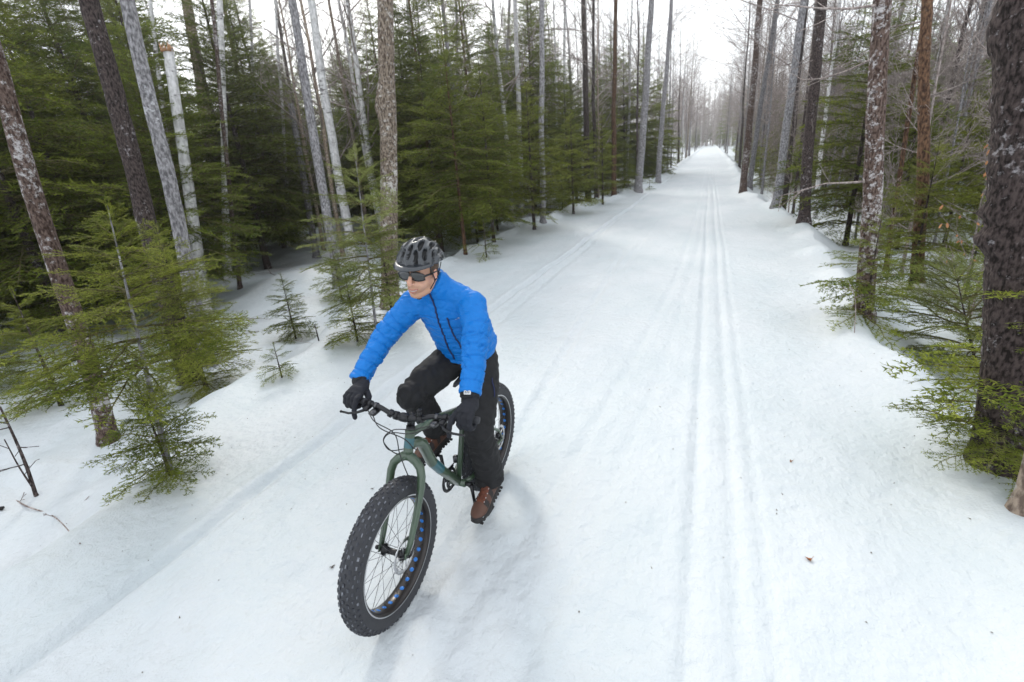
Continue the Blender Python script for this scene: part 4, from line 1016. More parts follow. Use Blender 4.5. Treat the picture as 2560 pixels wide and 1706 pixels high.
for s, PP_ in ((-1, PR), (1, PL)):
    e = BB+(cd if s < 0 else -cd)*.172
    mb = MB(); mb.tube([BB+[0,s*.045,0], BB+[0,s*.085,0]], .014, 12); mb.tube([BB+[0,s*.088,0], (BB+e)/2+[0,s*.094,0], e+[0,s*.100,0]], [.017,.013,.014], 12, ell=.6, up=(0,1,0)); mb.tube([e+[0,s*.1,0], e+[0,s*.12,0]], .008, 8); mb.build('crank_arm', blackm, bike)
    mb = MB(); mb.box(PP_, (.098,.092,.016), bev=.006)
    for a in (-.038, -.013, .013, .038):
        for b_ in (-.036, .036): mb.tube([PP_+[a,b_,-.012], PP_+[a,b_,.012]], .0025, 5)
    mb.build('pedal', blackm, bike)
ch = [[BB[0], -.060, BB[2]+.073]]
a_s = np.linspace(90, -90, 10); P = [[BB[0]+.073*math.cos(R(a)), -.060, BB[2]+.073*math.sin(R(a))] for a in a_s] + [[.06,-.072,.255],[.012,-.075,.262],[.0,-.075,.285],[.028,-.075,.315],[.02,-.075,.333]] + [[.045*math.cos(R(a)), -.075, WR+.045*math.sin(R(a))] for a in np.linspace(-120, -270, 8)] + [[BB[0], -.060, BB[2]+.073]]
mb = MB(); mb.tube(P, .0045, 6, ell=.8); mb.build('chain', dark_steel, bike)
mb = MB(); mb.tube([[0,-.105,WR-.01],[.01,-.10,.32],[.03,-.085,.30]], [.011,.012,.010], 10); mb.tube([[.03,-.080,.305],[.015,-.08,.262]], .007, 8); mb.add(*ring(.004,.018,-.075,.003,11,.003,(.028,0,.305))); mb.add(*ring(.004,.018,-.075,.003,11,.003,(.012,0,.27))); mb.build('rear_derailleur', dark_steel, bike)
mb = MB(); mb.box(BB+ST_D*.14+[.0,-.03,0], (.03,.03,.05), bev=.006); mb.box(BB+[-.005,-.052,.085], (.07,.012,.02), bev=.004); mb.build('front_derailleur', dark_steel, bike)

# ------------------------------------------------------------------ the rider
from mathutils.bvhtree import BVHTree
def remesh(mb, voxel, smooth=6, fac=.5):
    me = make_mesh('tmp', np.concatenate(mb.V), mb.F, SNOW); o = link_mesh('tmp', me)
    m_ = o.modifiers.new('r', 'REMESH'); m_.mode = 'VOXEL'; m_.voxel_size = voxel
    s_ = o.modifiers.new('s', 'SMOOTH'); s_.factor = fac; s_.iterations = smooth
    dg = bpy.context.evaluated_depsgraph_get(); dg.update(); e = o.evaluated_get(dg); m2 = e.to_mesh()
    V = np.zeros(len(m2.vertices)*3, np.float32); m2.vertices.foreach_get('co', V); V = V.reshape(-1, 3).astype(float)
    Nn = np.zeros(len(m2.vertices)*3, np.float32); m2.vertices.foreach_get('normal', Nn); Nn = Nn.reshape(-1, 3).astype(float)
    F = [tuple(p.vertices) for p in m2.polygons]; e.to_mesh_clear(); bpy.data.objects.remove(o); bpy.data.meshes.remove(me)
    return V, F, Nn
def seg_param(V, P):
    """nearest point on a polyline: distance and arc length"""
    P = np.asarray(P, float); best = np.full(len(V), 9.); sp = np.zeros(len(V)); acc = 0
    for i in range(len(P)-1):
        d = P[i+1]-P[i]; L_ = np.linalg.norm(d); t = np.clip(((V-P[i])@d)/L_**2, 0, 1); q = P[i]+t[:, None]*d; ds = np.linalg.norm(V-q, axis=1)
        m_ = ds < best; best[m_] = ds[m_]; sp[m_] = acc+t[m_]*L_; acc += L_
    return best, sp
def noise3(V, sc_, off=0.0): return np.array([mnoise.noise(Vector((v[0]*sc_[0]+off, v[1]*sc_[1], v[2]*sc_[2]))) for v in V])
person = bike_empty('person')
tag(person, 'person in a blue quilted jacket, black trousers, helmet and sunglasses riding the fat tyre bicycle', 'person')
skin, t_, b_ = mat('skin'); b_.inputs['Roughness'].default_value = .45; b_.inputs['Subsurface Weight'].default_value = .12; b_.inputs['Subsurface Radius'].default_value = (.02,.008,.004); b_.inputs['Subsurface Scale'].default_value = .5
a_n = t_.nodes.new('ShaderNodeAttribute'); a_n.attribute_name = 'tone'; t_.links.new(a_n.outputs['Color'], b_.inputs['Base Color'])
tcn = t_.nodes.new('ShaderNodeTexCoord'); nn_ = t_.nodes.new('ShaderNodeTexNoise'); nn_.inputs['Scale'].default_value = 260; bpn = t_.nodes.new('ShaderNodeBump'); bpn.inputs['Strength'].default_value = .25; bpn.inputs['Distance'].default_value = .001
t_.links.new(tcn.outputs['Object'], nn_.inputs['Vector']); t_.links.new(nn_.outputs['Fac'], bpn.inputs['Height']); t_.links.new(bpn.outputs[0], b_.inputs['Normal'])
def nylon(name, col, dk):
    m, t, b = mat(name); N = t.nodes.new; L = t.links.new
    b.inputs['Base Color'].default_value = (*col, 1); b.inputs['Roughness'].default_value = .5; b.inputs['Sheen Weight'].default_value = .0; b.inputs['Specular IOR Level'].default_value = .28
    tc = N('ShaderNodeTexCoord'); n_ = N('ShaderNodeTexNoise'); n_.inputs['Scale'].default_value = 34; n_.inputs['Detail'].default_value = 4; n_.inputs['Distortion'].default_value = 1.2; L(tc.outputs['Object'], n_.inputs['Vector'])
    bp = N('ShaderNodeBump'); bp.inputs['Strength'].default_value = .5; bp.inputs['Distance'].default_value = .007; L(n_.outputs['Fac'], bp.inputs['Height']); L(bp.outputs[0], b.inputs['Normal'])
    return m
blue = nylon('blue_nylon', (.000,.150,.50), .8)
blackcloth = simple('black_cloth', (.005,.005,.006), .8, bump=(45,.5,.004), noise=(8,.3))
glovem = simple('glove_fleece', (.007,.008,.013), .85, bump=(140,.5,.002), noise=(25,.4))
zipm = simple('zip_tape', (.004,.012,.07), .6)
silver = simple('silver_print', (.45,.55,.70), .4)
helm = simple('helmet_shell', (.016,.020,.026), .28, coat=.5, noise=(7,.15))
helm_in = simple('helmet_liner', (.006,.006,.007), .7)
lens = simple('smoked_lens', (.006,.007,.009), .06, coat=1)
glossb = simple('gloss_black_frame', (.008,.008,.009), .25)
hairm = simple('brown_hair', (.075,.042,.022), .6, noise=(90,.5), bump=(160,.6,.003))
leather = simple('brown_leather', (.080,.032,.018), .55, noise=(22,.35), bump=(90,.4,.002))
leather2 = simple('red_brown_suede', (.13,.036,.016), .7, noise=(30,.35), bump=(90,.4,.002))
mesh_dk = simple('dark_boot_mesh', (.022,.018,.018), .8, bump=(200,.5,.002))
solem = simple('boot_sole', (.014,.013,.013), .7, noise=(30,.3))
whitem = simple('teeth', (.42,.38,.33), .3); lipm = simple('lips', (.40,.15,.12), .4); mouthm = simple('mouth_inside', (.03,.008,.008), .6)

A = lambda *p: np.array(p, float)
hipR, hipL = A(.20,-.095,1.04), A(.20,.095,1.04)
kneR, ankR = A(.60,-.165,.955), A(.395,-.150,.605)
kneL, ankL = A(.425,.145,.665), A(.335,.160,.255)
shL, shR = A(.452,.165,1.462), A(.470,-.172,1.445)
elL, wrL = A(.605,.248,1.285), A(.755,.288,1.120)
elR, wrR = A(.575,-.320,1.265), A(.770,-.365,1.095)
HC = A(.575,-.043,1.660); HR = rot('z', R(3)) @ rot('y', R(6)) @ rot('x', R(-3))
hd = lambda V: np.asarray(V, float) @ HR.T + HC

# body: head, neck, and the limbs under the clothes, one skin
mb = MB()
hm = MB()
hm.ball([-.012,0,.030], (.098,.078,.094), 28); hm.ball([.022,0,-.040], (.068,.058,.078), 24); hm.ball([.055,0,-.050], (.040,.046,.050), 20)
hm.ball([.068,0,-.103], (.021,.024,.018), 14); hm.tube([[-.02,.058,-.055],[.03,.048,-.088],[.066,.014,-.104],[.066,-.014,-.104],[.03,-.048,-.088],[-.02,-.058,-.055]], [.017,.017,.018,.018,.017,.017], 10)
hm.ball([.078,0,.022], (.019,.050,.013), 14); hm.ball([.060,.036,-.018], (.026,.022,.020), 14); hm.ball([.060,-.036,-.018], (.026,.022,.020), 14)
hm.tube([[.088,0,.018],[.102,0,.0],[.117,0,-.022],[.110,0,-.034]], [.009,.0095,.0125,.012], 10)
for s in (-1, 1): hm.ball([.098,s*.012,-.033], (.011,.008,.008), 10); hm.ball([-.004,s*.079,-.008], (.017,.008,.029), 14, M3=rot('y', R(-12))); hm.ball([-.004,s*.080,-.026], (.010,.008,.012), 10)
hm.tube([[.083,.026,-.062],[.093,.012,-.0595],[.097,0,-.061],[.093,-.012,-.0595],[.083,-.026,-.062]], [.003,.0062,.0058,.0062,.003], 8)
hm.tube([[.081,.022,-.070],[.090,.010,-.080],[.092,0,-.082],[.090,-.010,-.080],[.081,-.022,-.070]], [.003,.0060,.0066,.0060,.003], 8)
hm.apply(hd)
for V in hm.V: pass
mb.V += hm.V; mb.F += hm.F; mb.M += hm.M; mb.n = hm.n
mb.tube([A(.445,0,1.50), A(.50,-.012,1.565), A(.548,-.035,1.625)], [.062,.058,.056], 20)
mb.tube([A(.22,0,1.06), A(.28,0,1.22), A(.37,0,1.38), A(.43,0,1.46)], [.14,.13,.15,.13], 20, ell=.7, up=(1,0,0))
for a, b, c in ((shL, elL, wrL), (shR, elR, wrR)): mb.tube([A(.43,0,1.45)*.4+a*.6, a, b, c], [.05,.048,.036,.026], 12)
for a, b, c in ((hipL, kneL, ankL), (hipR, kneR, ankR)): mb.tube([A(.22,0,1.08)*.5+a*.5, a, b, c], [.07,.075,.052,.035], 12)
V, F, Nn = remesh(mb, .0034, 3)
me = make_mesh('body', V, F, skin)
loc = (V-HC) @ HR; x, y, z = loc.T
base = np.tile(np.array([.63,.365,.25]), (len(V), 1))
stub = sstep(-.035,-.075,z)*sstep(-.03,.03,x)*.75; stub += np.exp(-((z+.050)/.008)**2)*sstep(.07,.085,x)*.5
base = base*(1-stub[:, None]) + np.array([.36,.20,.125])*stub[:, None]
red = np.exp(-(((z+.015)/.02)**2+((np.abs(y)-.035)/.02)**2))*sstep(.03,.06,x)*.35 + np.exp(-((z+.025)/.015)**2-(y/.014)**2)*sstep(.09,.1,x)*.35 + sstep(.072,.082,np.abs(y))*.4
base = base*(1-np.clip(red,0,1)[:, None]) + np.array([.60,.25,.18])*np.clip(red,0,1)[:, None]
at_r = me.color_attributes.new('tone', 'FLOAT_COLOR', 'POINT'); at_r.data.foreach_set('color', np.concatenate([base, np.ones((len(V), 1))], 1).astype(np.float32).ravel())
body = link_mesh('body', me, person)
mb = MB(); mb.tube([[.086,.028,-.0600],[.0975,.012,-.0640],[.101,0,-.0645],[.0975,-.012,-.0640],[.086,-.028,-.0600]], [.0016,.0036,.0036,.0036,.0016], 8)
mb.tube([[.085,.027,-.0615],[.095,.013,-.0755],[.0975,0,-.079],[.095,-.013,-.0755],[.085,-.027,-.0615]], [.0016,.0038,.0046,.0038,.0016], 8); mb.apply(hd); mb.build('lips', lipm, person)
mb = MB(); mb.tube([[.088,.021,-.0655],[.0965,.010,-.0695],[.0985,0,-.0705],[.0965,-.010,-.0695],[.088,-.021,-.0655]], .0042, 8); mb.apply(hd); mb.build('teeth', whitem, person)
mb = MB()
for s in (-1, 1): mb.ball([.074,s*.031,.004], .0125, 14)
mb.apply(hd); mb.build('eyes', simple('eye_white', (.7,.68,.65), .2), person)
# hair below the helmet
V, F = ball_geo([-.014,0,.026], (.1035,.0835,.100), 56); keep = []
for f in F:
    c = V[list(f)].mean(0); 
    if (c[0] < .028 and c[2] > -.005 or c[0] < -.022 and c[2] > -.055 or c[0] < .004 and c[0] > -.004-.02 and c[2] > -.022) and not (abs(c[0]+.004) < .014 and c[2] < .018 and abs(c[1]) > .07): keep.append(f)
mb = MB(); mb.add(V, keep); mb.apply(hd); o = mb.build('hair', hairm, person)
sm = o.modifiers.new('thick', 'SOLIDIFY'); sm.thickness = .005
# jacket
mb = MB()
sp_ = [A(.215,0,1.085), A(.222,0,1.115), A(.245,0,1.17), A(.30,0,1.28), A(.365,0,1.385), A(.415,0,1.455), A(.445,0,1.50), A(.470,-.004,1.535), A(.503,-.014,1.575), A(.530,-.024,1.602)]
mb.tube(sp_, [.170,.182,.182,.190,.196,.182,.140,.088,.080,.076], 32, ell=[.80,.84,.84,.80,.72,.66,.72,1.0,1.02,1.04], up=(1,0,0))
mb.ball([.16,0,1.15], (.115,.165,.10), 20); mb.tube([A(.47,.02,1.54), A(.445,.10,1.505), A(.45,.165,1.465)], [.062,.068,.070], 16); mb.tube([A(.48,-.02,1.535), A(.46,-.10,1.495), A(.467,-.165,1.45)], [.062,.068,.070], 16)
armL = [A(.42,.12,1.455), shL, (shL+elL)/2+A(-.01,.018,0), elL, (elL+wrL)/2+A(0,.006,.002), wrL]; armR = [A(.44,-.12,1.435), shR, (shR+elR)/2+A(-.01,-.018,0), elR, (elR+wrR)/2+A(0,-.006,.002), wrR]
for P in (armL, armR): mb.tube(P, [.078,.079,.074,.066,.060,.054], 22); mb.ball(P[1], .080, 16); mb.ball(P[3], .067, 14)
V, F, Nn = remesh(mb, .0052, 10)
disp = np.zeros(len(V))
r_m = .13
for P in (armL, armR):
    d, s_ = seg_param(V, P); m_ = (d < .095) & (s_ > .10)
    L_ = sum(np.linalg.norm(np.array(P[i+1])-P[i]) for i in range(len(P)-1))
    ph = (s_/.060) % 1; q = np.minimum(ph, 1-ph)*.060
    wt = sstep(.08, .16, s_)*m_
    disp += wt*(-.0068*np.exp(-(q/.0042)**2)+.0010)
    disp += wt*.006*noise3(V, (22, 22, 22), 3.1+P[1][1])*(.5+np.exp(-((s_-L_*.52)/.10)**2))
arm_mask = np.zeros(len(V), bool)
for P in (armL, armR):
    d, s_ = seg_param(V, P); arm_mask |= (d < .095) & (s_ > .10)
T_ = ~arm_mask
d, s_ = seg_param(V, sp_); ph = (s_/.060+.06*np.sin(V[:, 1]*14)) % 1; q = np.minimum(ph, 1-ph)*.060
disp += T_*(-.0060*np.exp(-(q/.0045)**2)*sstep(.02,.06,s_)*sstep(.47,.42,s_))
cr = np.zeros(len(V))
for k_, (sc3, o3, am) in enumerate((((11, 9, 24), 11.0, .008), ((20, 12, 34), 17.0, .005), ((30, 30, 18), 23.0, .0025))):
    n_c = noise3(V, sc3, o3); cr -= am*np.clip(1-np.abs(n_c)*5, 0, 1)**1.5
disp += cr*(.45+.55*sstep(-.1, .4, noise3(V, (5,5,5), 31.0)))
disp += .010*noise3(V, (9, 14, 7), 1.0)*T_ + .004*noise3(V, (20, 26, 15), 5.0) + .0015*noise3(V, (48, 48, 40), 9.0)
# crease running from armpit to waist
V = V + Nn*disp[:, None]
me = make_mesh('jacket', V, F, blue); jacket = link_mesh('jacket', me, person)
bvh = BVHTree.FromPolygons([Vector(v) for v in V], F)
def on_front(y, z, off=.0015, d=(-1, 0, -.15)):
    h = bvh.ray_cast(Vector((1.5, y, z+.15)), Vector(d).normalized()); 
    return np.array(h[0])+np.array(h[1])*off if h[0] is not None else None
def snap(p, off=.0015):
    h = bvh.find_nearest(Vector(p)); n_ = Vector(h[1]); return np.array(h[0])+np.array(n_)*off
zp = [q for q in (on_front(-.004+.0*t, 1.545-.42*t) for t in np.linspace(0, 1, 30)) if q is not None]
mb = MB(); mb.tube(zp, .0052, 8); mb.build('zip', zipm, jacket)
zp = [q for q in (on_front(.052+.012*t, 1.40-.20*t) for t in np.linspace(0, 1, 16)) if q is not None]
mb = MB(); mb.tube(zp, .0048, 8); mb.build('pocket_zip', zipm, jacket)
mb = MB()
lc = on_front(.100, 1.395)
if lc is not None:
    n_ = np.array(bvh.find_nearest(Vector(lc))[1]); up_ = A(0, 0, 1)-n_*n_[2]; up_ /= np.linalg.norm(up_); rt = np.cross(up_, n_)
    def mark(pts): mb.add([snap(lc+rt*a+up_*b, .0022) for a, b in pts], [tuple(range(len(pts)))])
    mark([(-.010,.006),(-.002,.016),(0,.013),(.003,.018),(.011,.006),(.004,.009),(0,.006),(-.004,.009)])
    for k, a in enumerate((-.014,-.006,.002,.009)): mark([(a,-.008),(a+.004,-.008),(a+.004,0),(a,0)])
    mb.build('chest_logo', silver, jacket, smooth=False)
for P in (armL, armR):                                            # elastic cuffs
    d_ = (P[-1]-P[-2]); d_ /= np.linalg.norm(d_); mb = MB(); mb.tube([P[-1]-d_*.018, P[-1]-d_*.004, P[-1]+d_*.006, P[-1]+d_*.005], [.056,.0575,.054,.046], 24); mb.build('cuff', blue, jacket)
# trousers
mb = MB()
mb.tube([A(.20,0,1.13), A(.19,0,1.06), A(.195,0,.99)], [.160,.172,.15], 24, ell=.78, up=(1,0,0)); mb.ball([.13,0,1.03], (.10,.15,.09), 18)
hemR = ankR+(kneR-ankR)*.05; hemL = ankL+(kneL-ankL)*.06+A(-.006,0,0)
mb.tube([hipR+A(-.02,.02,.02), hipR*.65+kneR*.35+A(0,0,.01), hipR*.25+kneR*.75+A(0,0,.006), kneR+A(.012,0,.0), kneR*.75+ankR*.25+A(-.012,0,0), kneR*.4+ankR*.6+A(-.014,0,0), hemR], [.100,.103,.094,.084,.086,.080,.076], 22)
mb.ball(kneR+A(.006,0,.004), .083, 16)
mb.tube([hipL+A(-.02,-.02,.02), hipL*.6+kneL*.4, hipL*.2+kneL*.8, kneL, kneL*.6+ankL*.4+A(-.014,0,0), kneL*.25+ankL*.75+A(-.012,0,0), hemL], [.100,.104,.092,.086,.086,.088,.092], 22)
mb.ball(kneL, .085, 16)
V, F, Nn = remesh(mb, .007, 10)
dsp = .010*noise3(V, (7, 7, 9), 2.0)+.006*noise3(V, (16, 16, 24), 4.0)+.004*noise3(V, (38, 38, 50), 6.0)
for k_, P in ((kneR, [hipR, kneR, ankR]), (kneL, [hipL, kneL, ankL])):
    dk = np.linalg.norm(V-k_, axis=1); d, s_ = seg_param(V, P)
    dsp += .004*np.sin(s_*70+9*noise3(V, (9,9,9), 1))*np.exp(-((dk-.10)/.06)**2)
d, s_ = seg_param(V, [hipL, kneL, ankL]); dsp += .006*np.sin(s_*60+9*noise3(V, (8,8,8), 7))*sstep(.62,.78,s_)
V = V+Nn*dsp[:, None]
trs = link_mesh('trousers', make_mesh('trousers', V, F, blackcloth), person)
tb = BVHTree.FromPolygons([Vector(v) for v in V], F)
def tsnap(p, off=.003): h = tb.find_nearest(Vector(p)); return np.array(h[0])+np.array(h[1])*off
mb = MB(); mb.tube([tsnap(p) for p in np.linspace(A(.33,.24,1.0), A(.35,.24,.88), 8)], .0035, 6); mb.build('pocket_zip', zipm, trs)
# gloves
for s, wr_, name in ((1, wrL, 'L'), (-1, wrR, 'R')):
    c = steer(BAR(s*.312)); mb = MB()
    W = wr_*.25+(c+A(-.062,0,.052))*.75; fw = A(1, 0, 0)
    cuff0 = wr_-(elL-wrL if s > 0 else elR-wrR)*-.10
    mb.tube([wr_+((elL if s > 0 else elR)-wr_)*.10, wr_*.6+W*.4, W], [.044,.045,.038], 20)
    mb.tube([W+A(-.01,0,.0), c+A(-.040,0,.046), c+A(-.008,0,.046), c+A(.020,0,.034)], [.036,.047,.050,.047], 20, ell=[.80,.56,.46,.36], up=(0,0,1))
    for i, yy in enumerate((-.039, -.013, .013, .038)):
        yo = s*yy
        if i == 0:
            P = [c+A(.010,yo,.034), c+A(.048,yo*1.05,.028), c+A(.076,yo*1.15,.000), c+A(.088,yo*1.2,-.030), c+A(.085,yo*1.2,-.055)]; rr = [.0155,.0145,.0135,.013,.012]
        else:
            k_ = 1.0 if i == 1 else .96 if i == 2 else .88
            P = [c+A(.010,yo,.034), c+A(.040*k_,yo,.024), c+A(.048*k_,yo,-.004), c+A(.034*k_,yo,-.031), c+A(.008,yo,-.036), c+A(-.010,yo,-.030)]; rr = [.0155,.0150,.0142,.0138,.013,.012]
        mb.tube(P, rr, 12); mb.ball(P[0], rr[0], 10); mb.ball(P[-1], rr[-1], 10)
        for q_ in (1, 2): mb.ball(P[q_], rr[q_]*1.04, 10)
    P = [c+A(-.042,-s*.030,.030), c+A(-.022,-s*.058,.012), c+A(.004,-s*.066,-.008), c+A(.024,-s*.060,-.018)]
    mb.tube(P, [.019,.017,.0145,.013], 12); mb.ball(P[-1], .013, 10); mb.ball(P[0], .019, 10)
    V, F, Nn = remesh(mb, .0030, 3); V = V+Nn*(.0022*noise3(V, (40,40,40), 3)+.0012*noise3(V, (90,90,90), 5))[:, None]
    gl = link_mesh('glove', make_mesh('glove', V, F, glovem), person)
    mb = MB(); dd = (W-wr_)/np.linalg.norm(W-wr_); q0 = wr_*.35+W*.65; mb.tube([q0-dd*.010, q0, q0+dd*.010], [.0425,.0435,.0405], 20, cap=False); mb.build('wrist_strap', blackcloth, gl)
    if s > 0:
        q0 = wr_+((elL)-wr_)*-.02; dd = (wr_-elL)/np.linalg.norm(wr_-elL)
        mb = MB(); mb.tube([q0-dd*.002, q0+dd*.018], .0478, 24); wt_ = mb.build('watch', blackcloth, person)
        dirc = CO-(BM@(q0)+A(BX, BY, BZ)); dl = A(.55,.10,.83); dl -= dd*np.dot(dl, dd); dl /= np.linalg.norm(dl)
        sd = np.cross(dl, dd); M3 = np.stack([sd, dd, dl], 1)
        mb = MB(); mb.box(q0+dl*.049+dd*.008, (.036,.024,.010), M3=M3, bev=.003); mb.build('watch_case', simple('watch_metal', (.55,.55,.56), .25, metal=1), wt_)
        mb = MB()
        for a in (-.009, 0, .009): mb.box(q0+dl*.0545+dd*.008+sd*a, (.005,.012,.001), M3=M3)
        mb.build('watch_display', simple('watch_digits', (.10,.11,.12), .3), wt_)
# boots
def boot(ball, pitch, yaw, side, ank):
    Rb = rot('z', yaw) @ rot('y', pitch); tf = lambda V: np.asarray(V, float) @ Rb.T + ball
    al = (ank-ball) @ Rb                                          # the ankle in the boot's own frame
    mb = MB()
    xs_ = [-.185,-.165,-.12,-.07,-.02,.03,.07,.10,.118]; zc = [.045,.050,.055,.056,.050,.042,.036,.032,.028]; ww = [.022,.034,.038,.040,.046,.050,.048,.038,.018]; hh = [.55,1.35,1.45,1.4,1.05,.80,.66,.62,.7]
    mb.tube([[a, 0, b] for a, b in zip(xs_, zc)], ww, 24, ell=hh, up=(0,0,1))
    mb.tube([[-.128,0,.05], [-.120,0,.095], list(al*.9+A(-.12,0,.12)*.1)], [.046,.045,.048], 20)
    mb.tube([[-.10,0,.10],[-.05,0,.078],[-.0,0,.055]], [.036,.036,.034], 14)
    V, F, Nn = remesh(mb, .0036, 4); V[:, 2] = np.maximum(V[:, 2], .012)
    mats_i = []
    for f in F:
        c_ = V[list(f)].mean(0); k = 0
        if c_[2] < .040 and c_[0] > .055 and c_[2] < .030+.25*(c_[0]-.055): k = 2
        elif abs(c_[1]) < .026 and c_[2] > .055 and -.11 < c_[0] < .03: k = 1
        elif c_[2] > .040 and abs(c_[1]) > .022 and (-.07 < c_[0] < -.035 or .0 < c_[0] < .035 or c_[0] < -.10 and .06 < c_[2] < .085): k = 2
        mats_i.append(k)
    bt_ = link_mesh('boot', make_mesh('boot', tf(V), F, [leather, leather2, mesh_dk], mats_i), person)
    # sole with lugs
    mb = MB(); prof = []
    for i in range(28):
        a = 2*math.pi*i/28; x_ = -.035+.158*math.cos(a); w_ = .050 if x_ > -.03 else .040
        w_ = w_*(1-.10*math.exp(-((x_+.06)/.04)**2)); prof.append((x_, w_*np.sign(math.sin(a))*abs(math.sin(a))**.6))
    lay = []
    for z_, s_ in ((-.016,.95), (-.010,1.03), (.012,1.04), (.022,.98)): lay += [[(p_[0]+.035)*s_-.035, p_[1]*s_, z_+(.012*max(0, (p_[0]-.07)/.05))] for p_ in prof]
    F_ = []
    for i in range(3):
        for j in range(28): F_.append((i*28+j, i*28+(j+1) % 28, (i+1)*28+(j+1) % 28, (i+1)*28+j))
    F_.append(tuple(range(27, -1, -1))); F_.append(tuple(range(84, 112))); mb.add(lay, F_)
    for x_ in np.arange(-.18, .12, .028):
        for s_ in (-1, 1): mb.box([x_, s_*.030, -.016], (.014,.020,.010))
    mb.apply(tf); mb.build('sole', solem, bt_)
    mb = MB()
    bb = BVHTree.FromPolygons([Vector(v) for v in V], F)
    def bs(p, off=.003): h = bb.find_nearest(Vector(p)); return np.array(h[0])+np.array(h[1])*off
    pts = [(.020,.072), (-.005,.083), (-.030,.095), (-.055,.110), (-.072,.128), (-.082,.148)]
    for i in range(len(pts)-1):
        for s_ in (-1, 1):
            P = [bs([pts[i][0]*(1-t)+pts[i+1][0]*t, s_*(.019-.038*t), pts[i][1]*(1-t)+pts[i+1][1]*t], .0035) for t in np.linspace(0, 1, 5)]; mb.tube(P, .0024, 6)
    mb.apply(tf); mb.build('lace', simple('boot_lace', (.10,.03,.015), .8), bt_)
    mb = MB()
    for p_ in pts:
        for s_ in (-1, 1): mb.ball(bs([p_[0], s_*.021, p_[1]], .002), .0042, 8)
    mb.apply(tf); mb.build('eyelet', steel, bt_)
    mb = MB(); r__ = np.random.default_rng(5)
    for i in range(16):
        a = r__.uniform(-1, 1); mb.ball([.100-.02*abs(a)+r__.normal(0,.004), .034*a, .024+r__.uniform(-.008,.014)], (.009,.008,.005), 6)
    mb.apply(tf); o = mb.build('snow_crust', SNOW, bt_)
boot(PL+A(.010,.0,.028), R(13), R(-2), 1, ankL+(kneL-ankL)*.08)
boot(PR+A(.020,-.0,.028), R(3), R(-6), -1, ankR+(kneR-ankR)*.08)
# helmet
mb = MB(); na, nt_ = 180, 64; c0 = A(-.012, 0, .053); rx, ry, rz_ = .134, .107, .110
Vh = []; Mk = []
vents = []
for lam, cs in ((0, (42, 92, 140)), (20, (28, 70, 120)), (-20, (28, 70, 120)), (41, (44, 96, 142)), (-41, (44, 96, 142)), (62, (62, 118)), (-62, (62, 118))):
    for c_ in cs: vents.append((lam, c_, 6.8 if abs(lam) < 50 else 6.4, 21 if abs(lam) < 50 else 24))
for i in range(nt_+1):
    for j in range(na):
        a = 2*math.pi*j/na; e0 = R(4+ -9*sstep(.2, 1, -math.cos(a)) + 3*math.cos(2*a)); e = e0+(math.pi/2-e0)*(i/nt_)
        d = A(math.cos(e)*math.cos(a), math.cos(e)*math.sin(a), math.sin(e))
        phi = math.degrees(math.atan2(d[2], d[0])); lam = math.degrees(math.asin(max(-1, min(1, d[1]))))
        m_ = 0
        for (vl, vp, wl, wp) in vents:
            sk = (phi-vp)*(.16 if vl > 0 else -.16 if vl < 0 else 0)
            q = abs((lam-vl+sk)/wl)**2.2+abs((phi-vp)/wp)**2.2
            m_ = max(m_, float(sstep(1.15, .80, q)))
        edge = math.exp(-(i/3.5)**2)
        tail = 1+.08*sstep(.6, 1, -math.cos(a))*(1-i/nt_)
        rdg = .004*math.cos(math.radians(lam)*18)*math.cos(e)
        k = 1-.17*m_ + .03*edge; Vh.append(c0+d*A(rx, ry, rz_)*k*tail + d*rdg); Mk.append(m_)
Fh = []; Mh = []
for i in range(nt_):
    for j in range(na):
        f = (i*na+j, i*na+(j+1) % na, (i+1)*na+(j+1) % na, (i+1)*na+j); Fh.append(f); Mh.append(1 if sum(Mk[q] for q in f)/4 > .55 else 0)
n0 = len(Vh)                                                       # turned under edge
for j in range(na): Vh.append(c0+(Vh[j]-c0)*A(.80,.80,1)+A(0,0,.010))
for j in range(na): Fh.append((j, n0+j, n0+(j+1) % na, (j+1) % na)); Mh.append(1)
me = make_mesh('helmet', hd(np.array(Vh)), Fh, [helm, helm_in], Mh); hel = link_mesh('helmet', me, person)
mb = MB(); P1 = []; P2 = []; P3 = []; P4 = []
for a in np.linspace(-68, 68, 25):
    ar = R(a); e_ = c0+A(.133*math.cos(ar), .105*math.sin(ar), .014); ex = .040*math.cos(ar*1.25)+.004
    P1.append(e_+A(0,0,.006)); P2.append(e_+A(ex*math.cos(ar*.7), ex*math.sin(ar*.7)*.8, -.010)); P3.append(e_+A(ex*math.cos(ar*.7), ex*math.sin(ar*.7)*.8, -.014)); P4.append(e_+A(-.002,0,.000))
V = np.array(P1+P2+P3+P4); F = []
for i in range(24):
    for j in range(4): F.append((j*25+i, j*25+i+1, ((j+1) % 4)*25+i+1, ((j+1) % 4)*25+i))
mb.add(V, F); mb.apply(hd); mb.build('visor', helm, hel)
mb = MB()
for s in (-1, 1):
    mb.tube([[.055,s*.088,.045],[.020,s*.086,-.02],[.012,s*.082,-.040],[.030,s*.060,-.085],[.048,s*.018,-.120]], .0042, 6, ell=.5, up=(0,1,0))
    mb.tube([[-.075,s*.080,.030],[-.025,s*.088,-.015],[.012,s*.082,-.040]], .0042, 6, ell=.5, up=(0,1,0))
mb.tube([[.048,.018,-.120],[.052,0,-.126],[.048,-.018,-.120]], .0055, 6); mb.ball([.050,.006,-.127], (.012,.014,.006)); mb.apply(hd); mb.build('chin_strap', glossb, hel)
